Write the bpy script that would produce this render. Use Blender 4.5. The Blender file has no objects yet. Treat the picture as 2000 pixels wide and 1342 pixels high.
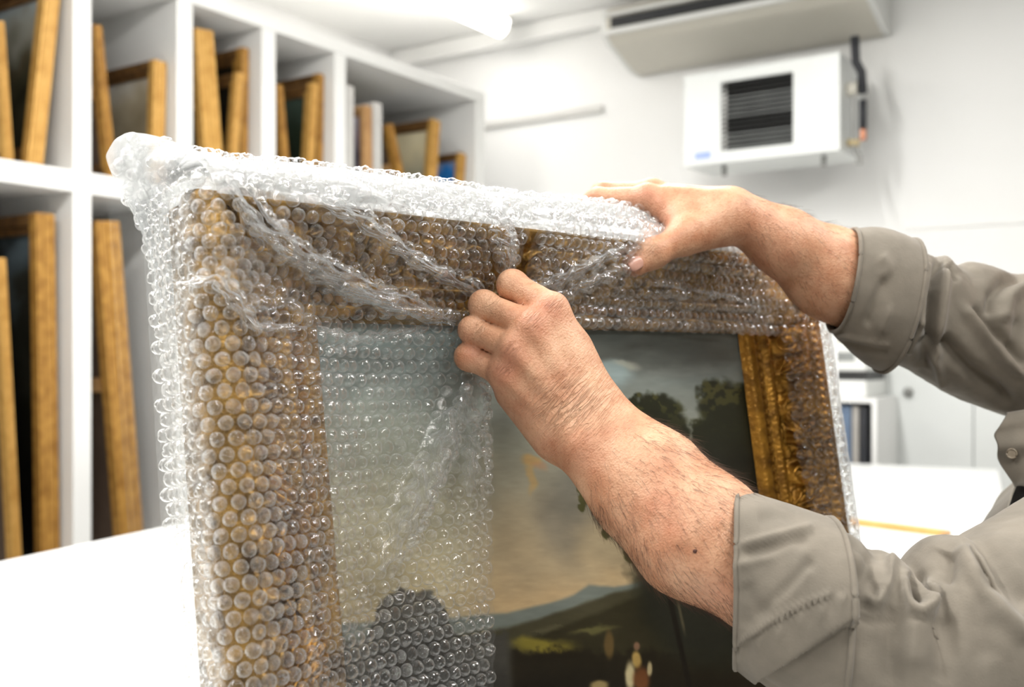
import bpy, bmesh, math, random
import numpy as np
from mathutils import Matrix, Vector

rng = np.random.default_rng(7)
random.seed(7)
sc = bpy.context.scene
C = sc.collection

# ------------------------------------------------------------------ camera
CZ = 1.40                       # lens height above the floor
F = 2050.0                      # focal length in pixels of the 2000 x 1342 frame
CX, HY = 1000.0, 690.0          # vertical axis and horizon row
cd = bpy.data.cameras.new('camera')
cam = bpy.data.objects.new('camera', cd)
C.objects.link(cam)
cam.location = (0, 0, CZ)
cam.rotation_euler = (math.pi / 2, 0, 0)
cd.sensor_width = 36.0
cd.lens = 36.0 * F / 2000.0
cd.shift_y = (HY - 671.0) / 2000.0
cd.clip_start = 0.02
cd.dof.use_dof = True
cd.dof.focus_distance = 0.76
cd.dof.aperture_fstop = 6.3
sc.camera = cam

# ------------------------------------------------------------------ world, exposure
w = bpy.data.worlds.new('world')
sc.world = w
w.use_nodes = True
w.node_tree.nodes['Background'].inputs[0].default_value = (1, 1, 1, 1)
w.node_tree.nodes['Background'].inputs[1].default_value = 0.3
sc.view_settings.view_transform = 'Standard'
sc.view_settings.look = 'None'
sc.view_settings.exposure = 0.30
sc.view_settings.gamma = 1.0
sc.view_settings.use_curve_mapping = False
try:
    sc.cycles.max_bounces = 7
    sc.cycles.diffuse_bounces = 3
    sc.cycles.glossy_bounces = 4
    sc.cycles.transmission_bounces = 4
    sc.cycles.transparent_max_bounces = 18
    sc.cycles.use_adaptive_sampling = True
    sc.cycles.adaptive_threshold = 0.02
    sc.cycles.caustics_reflective = False
    sc.cycles.caustics_refractive = False
    sc.cycles.use_denoising = True
    sc.cycles.sample_clamp_indirect = 6.0
except Exception:
    pass
LAMP, WATT = 6.0, 38.0          # glow of the tube covers, power of each lamp

# ------------------------------------------------------------------ helpers
def P(px, py, d):
    """point seen at frame pixel (px, py) standing d metres in front of the lens"""
    return np.array([(px - CX) / F * d, d, CZ + (HY - py) / F * d])

def proj(V):
    V = np.asarray(V, float)
    return CX + F * V[..., 0] / V[..., 1], HY - F * (V[..., 2] - CZ) / V[..., 1]

def tag(o, label=None, cat=None, group=None, kind=None):
    if label: o['label'] = label
    if cat: o['category'] = cat
    if group: o['group'] = group
    if kind: o['kind'] = kind
    return o

def empty(name, loc=(0, 0, 0), rot=(0, 0, 0)):
    o = bpy.data.objects.new(name, None)
    o.empty_display_size = 0.05
    C.objects.link(o)
    o.location = loc
    o.rotation_euler = rot
    return o

def obj(name, me, m=None, parent=None, smooth=False, world=False):
    """link a mesh; with world=True its vertices are world coordinates even under a parent"""
    o = bpy.data.objects.new(name, me)
    C.objects.link(o)
    if m is not None and not me.materials:
        me.materials.append(m)
    if parent is not None:
        o.parent = parent
        if world:
            o.matrix_parent_inverse = basis(parent).inverted()
    if smooth:
        me.polygons.foreach_set('use_smooth', [True] * len(me.polygons))
    return o

def basis(o):
    m = Matrix.LocRotScale(o.location, o.rotation_euler, o.scale)
    return m if o.parent is None else basis(o.parent) @ o.matrix_parent_inverse @ m

def mesh_np(name, V, Q):
    """V (n,3), Q list/array of faces (all quads or all tris)"""
    V = np.asarray(V, np.float32)
    Q = np.asarray(Q, np.int32)
    me = bpy.data.meshes.new(name)
    k = Q.shape[1]
    me.vertices.add(len(V)); me.vertices.foreach_set('co', V.ravel())
    me.loops.add(Q.size); me.loops.foreach_set('vertex_index', Q.ravel())
    me.polygons.add(len(Q))
    me.polygons.foreach_set('loop_start', np.arange(0, Q.size, k, dtype=np.int32))
    me.polygons.foreach_set('loop_total', np.full(len(Q), k, np.int32))
    me.update(calc_edges=True)
    me.validate()
    return me

def grid_q(nu, nv, wrap_v=False, flip=False):
    i = np.arange(nu - 1)[:, None]
    j = np.arange(nv if wrap_v else nv - 1)[None, :]
    j2 = (j + 1) % nv
    a, b, c, d = i * nv + j, (i + 1) * nv + j, (i + 1) * nv + j2, i * nv + j2
    q = np.stack([x + 0 * (i + j) for x in (a, b, c, d)], -1).reshape(-1, 4)
    return q[:, ::-1] if flip else q

class MB:
    """collects convex pieces in one mesh"""
    def __init__(s): s.v = []; s.f = []
    def box(s, x0, x1, y0, y1, z0, z1):
        n = len(s.v)
        s.v += [(x, y, z) for z in (z0, z1) for y in (y0, y1) for x in (x0, x1)]
        s.f += [tuple(n + i for i in q) for q in
                ((0, 2, 3, 1), (4, 5, 7, 6), (0, 1, 5, 4), (2, 6, 7, 3), (0, 4, 6, 2), (1, 3, 7, 5))]
        return s
    def prism(s, poly, y0, y1, axis='y'):
        """polygon in (x, z) swept along y (counter-clockwise seen from -y)"""
        n = len(s.v); k = len(poly)
        for y in (y0, y1):
            for (x, z) in poly:
                s.v.append({'y': (x, y, z), 'x': (y, x, z), 'z': (x, z, y)}[axis])
        s.f.append(tuple(range(n, n + k)))
        s.f.append(tuple(range(n + 2 * k - 1, n + k - 1, -1)))
        for i in range(k):
            j = (i + 1) % k
            s.f.append((n + i, n + k + i, n + k + j, n + j))
        return s
    def tube(s, pts, r, seg=10, cap=True):
        pts = [np.asarray(p, float) for p in pts]
        rs = r if hasattr(r, '__len__') else [r] * len(pts)
        n0 = len(s.v)
        for i, p in enumerate(pts):
            d = pts[min(i + 1, len(pts) - 1)] - pts[max(i - 1, 0)]
            d = d / (np.linalg.norm(d) + 1e-9)
            up = np.array([0, 0, 1.]) if abs(d[2]) < .9 else np.array([1., 0, 0])
            a = np.cross(d, up); a /= np.linalg.norm(a)
            b = np.cross(d, a)
            for k in range(seg):
                t = 2 * math.pi * k / seg
                s.v.append(tuple(p + rs[i] * (math.cos(t) * a + math.sin(t) * b)))
        for i in range(len(pts) - 1):
            for k in range(seg):
                k2 = (k + 1) % seg
                s.f.append((n0 + i * seg + k, n0 + i * seg + k2, n0 + (i + 1) * seg + k2, n0 + (i + 1) * seg + k))
        if cap:
            s.f.append(tuple(n0 + k for k in range(seg))[::-1])
            e = n0 + (len(pts) - 1) * seg
            s.f.append(tuple(e + k for k in range(seg)))
        return s
    def mesh(s, name):
        me = bpy.data.meshes.new(name)
        me.from_pydata(s.v, [], s.f)
        me.update()
        bm = bmesh.new(); bm.from_mesh(me)
        bmesh.ops.recalc_face_normals(bm, faces=bm.faces)
        bm.to_mesh(me); bm.free()
        return me
    def build(s, name, m, parent=None, smooth=False, bevel=0, world=False):
        o = obj(name, s.mesh(name), m, parent, smooth, world)
        if bevel:
            b = o.modifiers.new('bevel', 'BEVEL')
            b.width = bevel; b.segments = 2; b.limit_method = 'ANGLE'; b.angle_limit = math.radians(40)
            if not smooth:
                for p in o.data.polygons: p.use_smooth = False
        return o

# value noise in numpy (for relief and for the painted picture)
_NT = rng.random((64, 64, 64)).astype(np.float32)
def vnoise(x, y, z=0.0):
    x, y, z = np.broadcast_arrays(np.asarray(x, float), np.asarray(y, float), np.asarray(z, float))
    xi, yi, zi = np.floor(x).astype(int), np.floor(y).astype(int), np.floor(z).astype(int)
    fx, fy, fz = x - xi, y - yi, z - zi
    fx, fy, fz = [t * t * (3 - 2 * t) for t in (fx, fy, fz)]
    r = 0
    for a in (0, 1):
        for b in (0, 1):
            for c in (0, 1):
                r = r + _NT[(xi + a) & 63, (yi + b) & 63, (zi + c) & 63] * \
                    (fx if a else 1 - fx) * (fy if b else 1 - fy) * (fz if c else 1 - fz)
    return r
def fbm(x, y, z=0.0, o=4):
    r, a, t = 0, 1., 0.
    for k in range(o):
        r = r + a * vnoise(x * 2 ** k + 17 * k, y * 2 ** k + 5 * k, z * 2 ** k); t += a; a *= .5
    return r / t
def sstep(a, b, x):
    t = np.clip((x - a) / (b - a), 0, 1)
    return t * t * (3 - 2 * t)
def lin(rgb):
    c = np.asarray(rgb, float) / 255.
    return np.where(c <= .04045, c / 12.92, ((c + .055) / 1.055) ** 2.4)
def lin4(rgb): return tuple(float(x) for x in lin(rgb)) + (1.,)

# ------------------------------------------------------------------ materials
def mat(name, rgb, rough=.5, metal=0., spec=.5, noise=None, bump=None, **kw):
    """noise=(scale, other rgb, low, high), bump=(scale, strength, distance)"""
    m = bpy.data.materials.new(name); m.use_nodes = True
    nt = m.node_tree; b = nt.nodes['Principled BSDF']
    b.inputs['Base Color'].default_value = lin4(rgb)
    b.inputs['Roughness'].default_value = rough
    b.inputs['Metallic'].default_value = metal
    b.inputs['Specular IOR Level'].default_value = spec
    for k, v in kw.items(): b.inputs[k].default_value = v
    tc = nt.nodes.new('ShaderNodeTexCoord')
    if noise:
        n = nt.nodes.new('ShaderNodeTexNoise'); n.inputs['Scale'].default_value = noise[0]
        n.inputs['Detail'].default_value = 5
        nt.links.new(tc.outputs['Object'], n.inputs['Vector'])
        r = nt.nodes.new('ShaderNodeMapRange')
        r.inputs[1].default_value, r.inputs[2].default_value = noise[2], noise[3]
        nt.links.new(n.outputs[0], r.inputs[0])
        x = nt.nodes.new('ShaderNodeMix'); x.data_type = 'RGBA'
        x.inputs[6].default_value = lin4(rgb); x.inputs[7].default_value = lin4(noise[1])
        nt.links.new(r.outputs[0], x.inputs[0])
        nt.links.new(x.outputs[2], b.inputs['Base Color'])
    if bump:
        n = nt.nodes.new('ShaderNodeTexNoise'); n.inputs['Scale'].default_value = bump[0]
        n.inputs['Detail'].default_value = 4
        nt.links.new(tc.outputs['Object'], n.inputs['Vector'])
        bp = nt.nodes.new('ShaderNodeBump'); bp.inputs['Strength'].default_value = bump[1]
        bp.inputs['Distance'].default_value = bump[2]
        nt.links.new(n.outputs[0], bp.inputs['Height'])
        nt.links.new(bp.outputs[0], b.inputs['Normal'])
    return m

M = {}
M['wall'] = mat('wall_paint', (246, 246, 245), .7, noise=(1.5, (243, 243, 241), .3, .7), bump=(60, .05, .002))
M['ceil'] = mat('ceiling_paint', (248, 248, 246), .8, noise=(1.0, (245, 245, 242), .3, .7))
M['floor'] = mat('floor_vinyl', (112, 108, 100), .35, noise=(6, (98, 95, 88), .35, .65))
M['laminate'] = mat('white_laminate', (240, 241, 240), .38, noise=(3, (235, 236, 235), .3, .7))
M['shelf'] = mat('white_board', (246, 246, 244), .45, noise=(4, (242, 242, 240), .3, .7))
M['shelfback'] = mat('shaded_back_board', (160, 155, 147), .6, noise=(4, (152, 147, 139), .3, .7))  # back board greyed so its colour carries the shade inside the compartments
M['plastic'] = mat('white_plastic', (236, 237, 234), .35, noise=(3, (232, 233, 230), .3, .7))
M['cream'] = mat('cream_plastic', (214, 210, 198), .45, noise=(3, (208, 204, 192), .3, .7))
M['enamel'] = mat('white_enamel', (230, 233, 231), .3, noise=(3, (226, 229, 228), .3, .7))
M['black'] = mat('black_plastic', (36, 38, 42), .4, noise=(20, (30, 31, 34), .3, .7))
M['dark'] = mat('dark_grille', (48, 48, 47), .5, noise=(20, (40, 40, 40), .3, .7))
M['slat'] = mat('grey_slat', (150, 153, 151), .4, metal=.3, noise=(8, (128, 130, 129), .3, .7))
M['grey'] = mat('grey_metal', (150, 150, 147), .4, metal=.5, noise=(9, (135, 135, 132), .3, .7))
M['copper'] = mat('copper_pipe', (196, 140, 112), .35, metal=.8, noise=(15, (170, 115, 90), .3, .7))
M['brass'] = mat('brass_valve', (205, 190, 150), .35, metal=.6, noise=(15, (190, 170, 130), .3, .7))
M['bluelabel'] = mat('blue_print', (150, 172, 226), .5, noise=(30, (170, 188, 232), .3, .7))
M['pine'] = mat('pale_wood', (222, 168, 96), .5, noise=(14, (205, 148, 80), .3, .7), bump=(80, .2, .001))
M['blue'] = mat('blue_grey_binder', (104, 124, 150), .5, noise=(8, (90, 108, 134), .3, .7))
M['binder'] = mat('grey_binder', (176, 172, 166), .5, noise=(8, (160, 156, 150), .3, .7))
M['ink'] = mat('black_binder', (44, 46, 52), .5, noise=(8, (36, 37, 42), .3, .7))
M['charcoal'] = mat('charcoal_trousers', (52, 54, 60), .8, noise=(60, (44, 46, 52), .3, .7))
M['leather'] = mat('brown_leather', (70, 48, 34), .5, noise=(40, (58, 40, 28), .3, .7))
def emit(name, rgb, s):
    m = bpy.data.materials.new(name); m.use_nodes = True
    nt = m.node_tree; nt.nodes.clear()
    e = nt.nodes.new('ShaderNodeEmission'); o = nt.nodes.new('ShaderNodeOutputMaterial')
    e.inputs[0].default_value = lin4(rgb); e.inputs[1].default_value = s
    nt.links.new(e.outputs[0], o.inputs[0])
    return m
M['tube'] = emit('lit_tube', (255, 250, 243), LAMP)

# ------------------------------------------------------------------ the room
TH = math.atan2(.831, .5563)
U = np.array([.5563, .831]); Vd = np.array([-.831, .5563])
C0 = np.array([-.7036, 6.563])          # corner of shelf wall and back wall
CEIL = CZ + 1.87
AX0, BX0 = -8.8, -8.2                   # far ends of the room
def R(a, b, z=0.):
    p = C0 + a * U + b * Vd
    return (float(p[0]), float(p[1]), float(z))
def rr(name, loc):                      # an Empty turned with the room
    return empty(name, loc, (0, 0, TH))
def a_at(px, b):
    """room coordinate a of the point seen at column px on the plane b = const"""
    r = (px - CX) / F
    o = C0 + b * Vd
    return (r * o[1] - o[0]) / (U[0] - r * U[1])
def b_at(px, a):
    r = (px - CX) / F
    o = C0 + a * U
    return (r * o[1] - o[0]) / (Vd[0] - r * Vd[1])
def depth(a, b): return (C0 + a * U + b * Vd)[1]
def z_at(py, a, b): return CZ + (HY - py) / F * depth(a, b)

def roombox(name, m, a0, a1, b0, b1, z0, z1, kind='structure', **k):
    mb = MB().box(0, a1 - a0, 0, b1 - b0, 0, z1 - z0)
    o = mb.build(name, m, **k)
    o.location = R(a0, b0, z0); o.rotation_euler = (0, 0, TH)
    if kind: o['kind'] = kind
    return o
roombox('floor', M['floor'], AX0, 0, BX0, 0, -.1, 0)
roombox('ceiling', M['ceil'], AX0, 0, BX0, 0, CEIL, CEIL + .1)
roombox('wall_back', M['wall'], 0, .12, BX0 - .12, .12, -.1, CEIL + .1)
roombox('wall_left', M['wall'], AX0, 0, 0, .12, -.1, CEIL + .1)
M['wall2'] = mat('grey_wall_paint', (168, 168, 166), .7, noise=(1.5, (144, 144, 142), .3, .7))
roombox('wall_right', M['wall2'], AX0, 0, BX0 - .12, BX0, -.1, CEIL + .1)
roombox('wall_front', M['wall2'], AX0 - .12, AX0, BX0 - .12, .12, -.1, CEIL + .1)
tz = z_at(246, 0, b_at(950, 0))
M['trim'] = mat('pale_trunking', (214, 213, 209), .5, noise=(6, (208, 207, 203), .3, .7))
roombox('trim_1', M['trim'], -.022, -.002, -1.45, -.002, tz - .018, tz + .018)
roombox('trim_2', M['shelf'], -.008, -.002, -4.6, b_at(1770, 0), CZ + .57, CZ + .582)
roombox('trim_3', M['ceil'], -.09, -.002, BX0, -.002, CEIL - .10, CEIL - .002, bevel=.01)
roombox('baseboard_back', M['shelf'], -.018, -.002, BX0, -1.1, 0.001, .1)

def ceiling_lamp(a, b, label, L=1.5, watt=None):
    t = rr('tube_light', R(a - L / 2, b, CEIL))
    tag(t, label, 'ceiling light', 'ceiling tube lights')
    MB().prism([(0, 0), (0, 0)][:0] or [(-.05, 0), (.05, 0), (.045, -.035), (-.045, -.035)], 0, L, 'x').build('housing', M['plastic'], t)
    mb = MB()
    n = 12
    poly = [(.06 * math.cos(math.pi + math.pi * k / n), -.034 + .085 * math.sin(math.pi + math.pi * k / n)) for k in range(n + 1)]
    mb.prism(poly, .02, L - .02, 'x').build('diffuser', M['tube'], t, smooth=False)
    ld = bpy.data.lights.new('lamp', 'AREA'); ld.shape = 'RECTANGLE'
    ld.size = L - .04; ld.size_y = .12; ld.energy = watt or WATT; ld.color = (1, .985, .955)
    lo_ = bpy.data.objects.new('lamp', ld); C.objects.link(lo_); lo_.parent = t; lo_.location = (L / 2, 0, -.124)
    for x in (0.0, L - .02):
        MB().prism([(p[0] * 1.03, p[1] * 1.0 - .001) for p in poly], x, x + .02, 'x').build('end_cap', M['plastic'], t)
lb = -.95
ceiling_lamp(-1.0, lb, 'lit white tube light on the ceiling above the storage shelf end', watt=5)
k = 0
for a, b in [(-3.4, lb), (-5.8, lb), (-2.5, -2.7), (-4.5, -2.7), (-6.5, -2.7),  # unseen fixtures added to brighten the shelf fronts and the worktable
             (-2.6, -5.2), (-4.8, -5.2), (-7.0, -5.2)]:
    ceiling_lamp(a, b, 'white ceiling tube light added out of view to light the shelf and worktable', watt=20 if b == lb else None)

# ------------------------------------------------------------------ gold and canvas materials
def gold_mat(name, base, dark, metal=.45, rough=.38, scale=40, bump=.4):
    return mat(name, base, rough, metal, .5, noise=(scale, dark, .35, .68), bump=(scale * 4, bump, .002))
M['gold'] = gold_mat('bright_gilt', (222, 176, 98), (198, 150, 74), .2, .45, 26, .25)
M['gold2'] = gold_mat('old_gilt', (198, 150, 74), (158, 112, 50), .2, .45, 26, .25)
M['gilt_shade'] = gold_mat('shaded_gilt', (126, 90, 48), (92, 64, 34), .2, .5, 26, .25)  # compartment shade put into the colour of top, bottom and back rails
M['oak'] = mat('light_oak', (206, 164, 112), .55, noise=(20, (184, 140, 92), .3, .7), bump=(90, .2, .001))
M['tan'] = mat('tan_backing', (205, 172, 140), .7, noise=(12, (186, 152, 122), .3, .7))
M['brown'] = mat('brown_backing', (96, 78, 64), .8, noise=(12, (82, 66, 54), .3, .7))
M['greyframe'] = mat('white_wood', (222, 220, 216), .5, noise=(12, (210, 208, 204), .3, .7))

def picture_mat(name, cols, scale=5.):
    """blotchy oil landscape: three tones from the foot to the sky"""
    m = bpy.data.materials.new(name); m.use_nodes = True
    nt = m.node_tree; b = nt.nodes['Principled BSDF']; b.inputs['Roughness'].default_value = .6; b.inputs['Specular IOR Level'].default_value = .15
    tc = nt.nodes.new('ShaderNodeTexCoord'); sp = nt.nodes.new('ShaderNodeSeparateXYZ')
    nt.links.new(tc.outputs['Generated'], sp.inputs[0])
    n = nt.nodes.new('ShaderNodeTexNoise'); n.inputs['Scale'].default_value = scale; n.inputs['Detail'].default_value = 6
    nt.links.new(tc.outputs['Object'], n.inputs['Vector'])
    ad = nt.nodes.new('ShaderNodeMath'); ad.operation = 'MULTIPLY_ADD'
    nt.links.new(n.outputs[0], ad.inputs[0]); ad.inputs[1].default_value = 1.3
    nt.links.new(sp.outputs[2], ad.inputs[2])
    r = nt.nodes.new('ShaderNodeMapRange'); r.inputs[1].default_value = .45; r.inputs[2].default_value = 1.75
    nt.links.new(ad.outputs[0], r.inputs[0])
    cr = nt.nodes.new('ShaderNodeValToRGB')
    el = cr.color_ramp.elements
    el[0].position = 0; el[0].color = lin4(cols[0]); el[1].position = 1; el[1].color = lin4(cols[-1])
    for i, c in enumerate(cols[1:-1]):
        e = el.new((i + 1) / (len(cols) - 1)); e.color = lin4(c)
    nt.links.new(r.outputs[0], cr.inputs[0]); nt.links.new(cr.outputs[0], b.inputs['Base Color'])
    return m

# ------------------------------------------------------------------ storage shelf
BF = -1.0                                # front plane of the shelf
TKN = .066
ups = [(143, 179), (346, 377), (512, 539), (654, 676), (929, 947)]
uppos = [(a_at(l, BF), a_at(r_, BF)) for l, r_ in ups]
pitch = uppos[1][0] - uppos[0][0]
left_end = uppos[0][0] - pitch
ZTOP = z_at(195, a_at(926, BF), BF)
ZMID = z_at(309, a_at(0, BF), BF)
ZLOW = CZ - .80
AL, AR = left_end - pitch - .02, uppos[-1][1]
sh = rr('storage_shelf', R(AL, BF, 0))
tag(sh, 'tall white open storage shelf holding framed paintings along the wall', 'shelf')
def spart(name, m, a0, a1, b0, b1, z0, z1, bev=.004):
    return MB().box(a0 - AL, a1 - AL, b0 - BF, b1 - BF, z0, z1).build(name, m, sh, bevel=bev)
spart('back_panel', M['shelfback'], AL, AR, -.03, -.012, .05, ZTOP)
spart('top_board', M['shelf'], AL, AR, BF - .002, -.012, ZTOP, ZTOP + .058)
spart('plinth', M['shelf'], AL, AR, BF + .05, BF + .07, 0.001, .06)
cells = [(left_end - pitch, left_end - pitch + TKN)] + [(left_end, left_end + TKN)] + uppos
for (l, r_) in cells[:-1]:
    spart('divider', M['shelf'], l, r_, BF, -.03, .06, ZTOP)
spart('side_panel', M['shelf'], uppos[-1][0], AR, BF, -.012, 0.001, ZTOP)
for i in range(len(cells) - 1):
    for z, tk in ((ZMID, .074), (ZLOW, .06), (.12, .06)):
        spart('shelf_board', M['shelf'], cells[i][1], cells[i + 1][0], BF + .001, -.03, z - tk, z)

def stored(label, top, low, zb, px_w, w=.7, rail=.055, gold='gold', cols=None, recess=.05, back=False, group=None, edge=None, name='framed_painting', cat='framed painting'):
    """a framed picture stored on edge like a book; top / low: where the two ends of its front rail show"""
    b = BF + recess
    at, al = a_at(top[0], b), a_at(low[0], b)
    zt, zl = z_at(top[1], at, b), z_at(low[1], al, b)
    lean = math.atan2(at - al, zt - zl)
    ab = al + (al - at) / (zt - zl) * (zl - zb)
    h = (zt - zb) / math.cos(lean)
    th = a_at(top[0] + px_w, b) - at
    # keep clear of the dividers of its compartment
    ref = a_at(top[0] + px_w * .4, BF)
    for (c0, c1) in zip(cells[:-1], cells[1:]):
        if c0[1] - .04 < ref <= c1[1]:
            hi_ = max(at, ab) + th * 1.02 - (c1[0] - .006); lo_ = (c0[1] + .006) - min(at, ab)
            sh_ = -max(hi_, 0) + (max(lo_, 0) if hi_ <= 0 else 0)
            ab += sh_; at += sh_
    z0 = zb + .0015 + (th * math.sin(-lean) * 0 + max(0., math.sin(lean)) * th)
    t = empty(name, R(ab, b, z0), (0, lean, TH))
    tag(t, label, cat, group)
    g, e = M[gold], M[edge or gold]
    x0, x1 = 0., th
    rail = rail * 1.1
    if back:                                  # face turned the other way
        fx = lambda a, c: (th - c, th - a)
    else:
        fx = lambda a, c: (a, c)
    def rl(*boxes, mt=None, ribs=False):
        mb = MB()
        if ribs:
            for u0, u1 in ((.12, .26), (.40, .58), (.74, .88)): mb.box(th * u0, th * u1, -.006, 0, .004, h - .004)
        for (xa, xb, ya, yb, za, zc) in boxes:
            p, q = fx(xa, xb); mb.box(p, q, ya, yb, za, zc)
        return mb.build('rail', mt or g, t, bevel=.004)
    r1 = rail * .62
    for y0, y1, yi0, yi1 in ((0, r1, r1, rail), (w - r1, w, w - rail, w - r1)):
        rl((0, th, y0, y1, 0, h), (th * .22, th * .8, yi0, yi1, r1, h - r1), ribs=y0 == 0, mt=g if y0 == 0 else M['gilt_shade'])
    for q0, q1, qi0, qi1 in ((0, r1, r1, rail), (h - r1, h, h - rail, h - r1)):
        rl((.002, th * .98, r1, w - r1, q0, q1), (th * .22, th * .8, rail, w - rail, qi0, qi1), mt=g if gold in ('greyframe', 'oak') else M['gilt_shade'])
    p, q = fx(th * .45, th * .55)
    MB().box(p, q, rail, w - rail, rail, h - rail).build('canvas', picture_mat('oil_' + label[:24].replace(' ', '_'), cols or [(22, 20, 16), (40, 38, 28), (70, 66, 52)]), t)
    p, q = fx(th * .62, th * .74)
    MB().box(p, q, rail * .7, w - rail * .7, rail * .7, h - rail * .7).build('backing_board', M['brown'], t)
    if back:
        p, q = fx(th * .74, th * .96)
        MB().box(p, q, rail, w - rail, h * .52, h * .52 + .05).build('crossbar', M['oak'], t)
    return t
G1, G2 = 'paintings on the upper shelf', 'paintings on the lower shelf'
land = [(16, 15, 11), (34, 34, 22), (86, 80, 62), (150, 150, 140), (168, 182, 190)]
# upper row, from the left
stored('gilt frame edge leaning left at the far left of the upper shelf', (-8, 40), (10, 300), ZMID, 17, .62, .05, 'gold', group=G1, back=True, recess=.04)
stored('gilt framed dark landscape with blue sky patch, leaning in the leftmost upper compartment', (112, -40), (76, 310), ZMID, 30, .72, .06, 'gold', land, group=G1, recess=.05)
stored('thin gilt frame leaning left in the second upper compartment', (183, 48), (212, 328), ZMID, 16, .6, .05, 'gold2', group=G1, back=True, recess=.04)
stored('low gilt framed pale landscape in the second upper compartment', (322, 122), (318, 300), ZMID, 24, .62, .05, 'gold', [(70, 62, 48), (120, 108, 84), (176, 164, 140), (214, 212, 204)], group=G1)
stored('thick pale oak and gilt frame leaning left, third upper compartment', (381, 54), (402, 318), ZMID, 36, .66, .06, 'gold', group=G1, back=True, recess=.04, edge='oak')
stored('short gilt frame leaning against the taller one, third upper compartment', (464, 142), (452, 310), ZMID, 13, .5, .045, 'gold', [(14, 12, 10), (22, 20, 15), (30, 27, 20)], group=G1, recess=.03)
stored('tall gilt framed dark painting by the third white divider', (492, 98), (490, 310), ZMID, 13, .66, .06, 'gold2', [(14, 12, 10), (24, 21, 16), (34, 30, 22)], group=G1, recess=.07)
stored('slim gilt frame leaning left in the fourth upper compartment', (541, 165), (554, 318), ZMID, 11, .6, .045, 'gold2', group=G1, back=True, recess=.04)
stored('shorter gilt frame in front of the dark green painting, fourth upper compartment', (610, 162), (602, 318), ZMID, 12, .6, .05, 'gold', [(20, 24, 18), (36, 46, 34), (70, 84, 76)], group=G1, recess=.04)
stored('gilt framed dark green painting touching the fourth white divider', (640, 149), (638, 318), ZMID, 10, .68, .06, 'gold2', [(18, 22, 16), (34, 44, 32), (74, 88, 80), (96, 110, 104)], group=G1, recess=.06)
stored('plain white board standing at the left of the wide compartment', (678, 166), (678, 340), ZMID, 13, .5, .05, 'greyframe', [(225, 224, 220), (232, 231, 228), (236, 236, 234)], group=G1, recess=.015, name='white_board', cat='board')
stored('oak framed print with dark and lilac patches, wide compartment', (712, 205), (714, 340), ZMID, 14, .34, .04, 'oak', [(40, 40, 52), (66, 66, 84), (176, 160, 172), (214, 212, 226)], group=G1, recess=.02, name='framed_print', cat='framed print')
stored('narrow white framed picture next to the oak framed print', (730, 199), (730, 345), ZMID, 16, .5, .04, 'greyframe', group=G1, recess=.03, name='slim_picture', cat='picture')
stored('thin gilt frame leaning left in the wide compartment', (757, 244), (781, 352), ZMID, 11, .6, .045, 'gold2', group=G1, back=True, recess=.04)
stored('gilt framed cream coloured picture in the wide compartment', (846, 234), (838, 352), ZMID, 15, .6, .045, 'gold', [(96, 96, 92), (150, 146, 128), (214, 202, 166), (226, 216, 184)], group=G1, recess=.05)
stored('smallest gilt framed picture with a blue patch at the shelf end', (899, 300), (894, 362), ZMID, 12, .4, .035, 'gold', [(90, 104, 112), (60, 120, 180), (40, 120, 196), (196, 190, 178)], group=G1, recess=.05)
# lower row
stored('slim gilt frame leaning left at the far left of the lower shelf', (-6, 505), (24, 1060), ZLOW, 18, .6, .05, 'gold', group=G2, back=True, recess=.03)
stored('large ornate gilt framed dark landscape in the lower left compartment', (108, 420), (118, 1050), ZLOW, 36, .85, .062, 'gold2', [(10, 9, 8), (14, 13, 10), (26, 26, 18), (44, 44, 38), (84, 96, 102)], group=G2, recess=.06)
stored('tall frame turned back to front showing its wooden stretcher, lower shelf', (188, 432), (236, 1040), ZLOW, 46, .8, .07, 'gold2', group=G2, back=True, recess=.03, edge='oak')

# ------------------------------------------------------------------ unit heater on the back wall
HA = -.508                               # front face of the heater
hb0, hb1 = b_at(1336, HA), b_at(1640, HA)
hz0, hz1 = CZ + .692 * 1.27, CZ + 1.025 * 1.27
ht = rr('fan_heater', R(HA, hb1, hz0))
tag(ht, 'white wall heater with dark louvred grille hanging under the air conditioner', 'heater')
HW, HH, HD = hb0 - hb1, hz1 - hz0, .34   # local: x into the wall, y along the wall (right end 0), z
gy0, gy1 = b_at(1549, HA) - hb1, b_at(1408, HA) - hb1
gz0, gz1 = z_at(288, HA, b_at(1480, HA)) - hz0, z_at(150, HA, b_at(1480, HA)) - hz0
for n_, bx in (('front_panel', (0, .02, 0, gy0, 0, HH)), ('front_panel', (0, .02, gy1, HW, 0, HH)),
               ('front_panel', (0, .02, gy0, gy1, 0, gz0)), ('front_panel', (0, .02, gy0, gy1, gz1, HH))):
    MB().box(*bx).build(n_, M['enamel'], ht)
MB().box(.02, HD, 0, HW, 0, .012).build('bottom_panel', M['enamel'], ht)
MB().box(.02, HD, 0, HW, HH - .012, HH).build('top_panel', M['enamel'], ht)
for y in (0, HW - .012):
    MB().box(.02, HD, y, y + .012, .012, HH - .012).build('side_panel', M['enamel'], ht)
MB().box(.12, .13, gy0 - .02, gy1 + .02, .02, HH - .02).build('coil_plate', M['dark'], ht)
ns = 15
for i in range(ns):
    z = gz0 + (gz1 - gz0) * (i + .5) / ns
    c = 'slat' if i in (0, 1, 2, 3, 7, 8, 9, 10, 11) else 'dark'
    s_ = MB().prism([(.006, z - .004), (.034, z + .008), (.034, z + .011), (.006, z - .001)], gy0, gy1).build('slat', M[c], ht)
MB().box(-.002, 0, HW - .135, HW - .055, .025, .058).build('maker_label', M['bluelabel'], ht)
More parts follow.
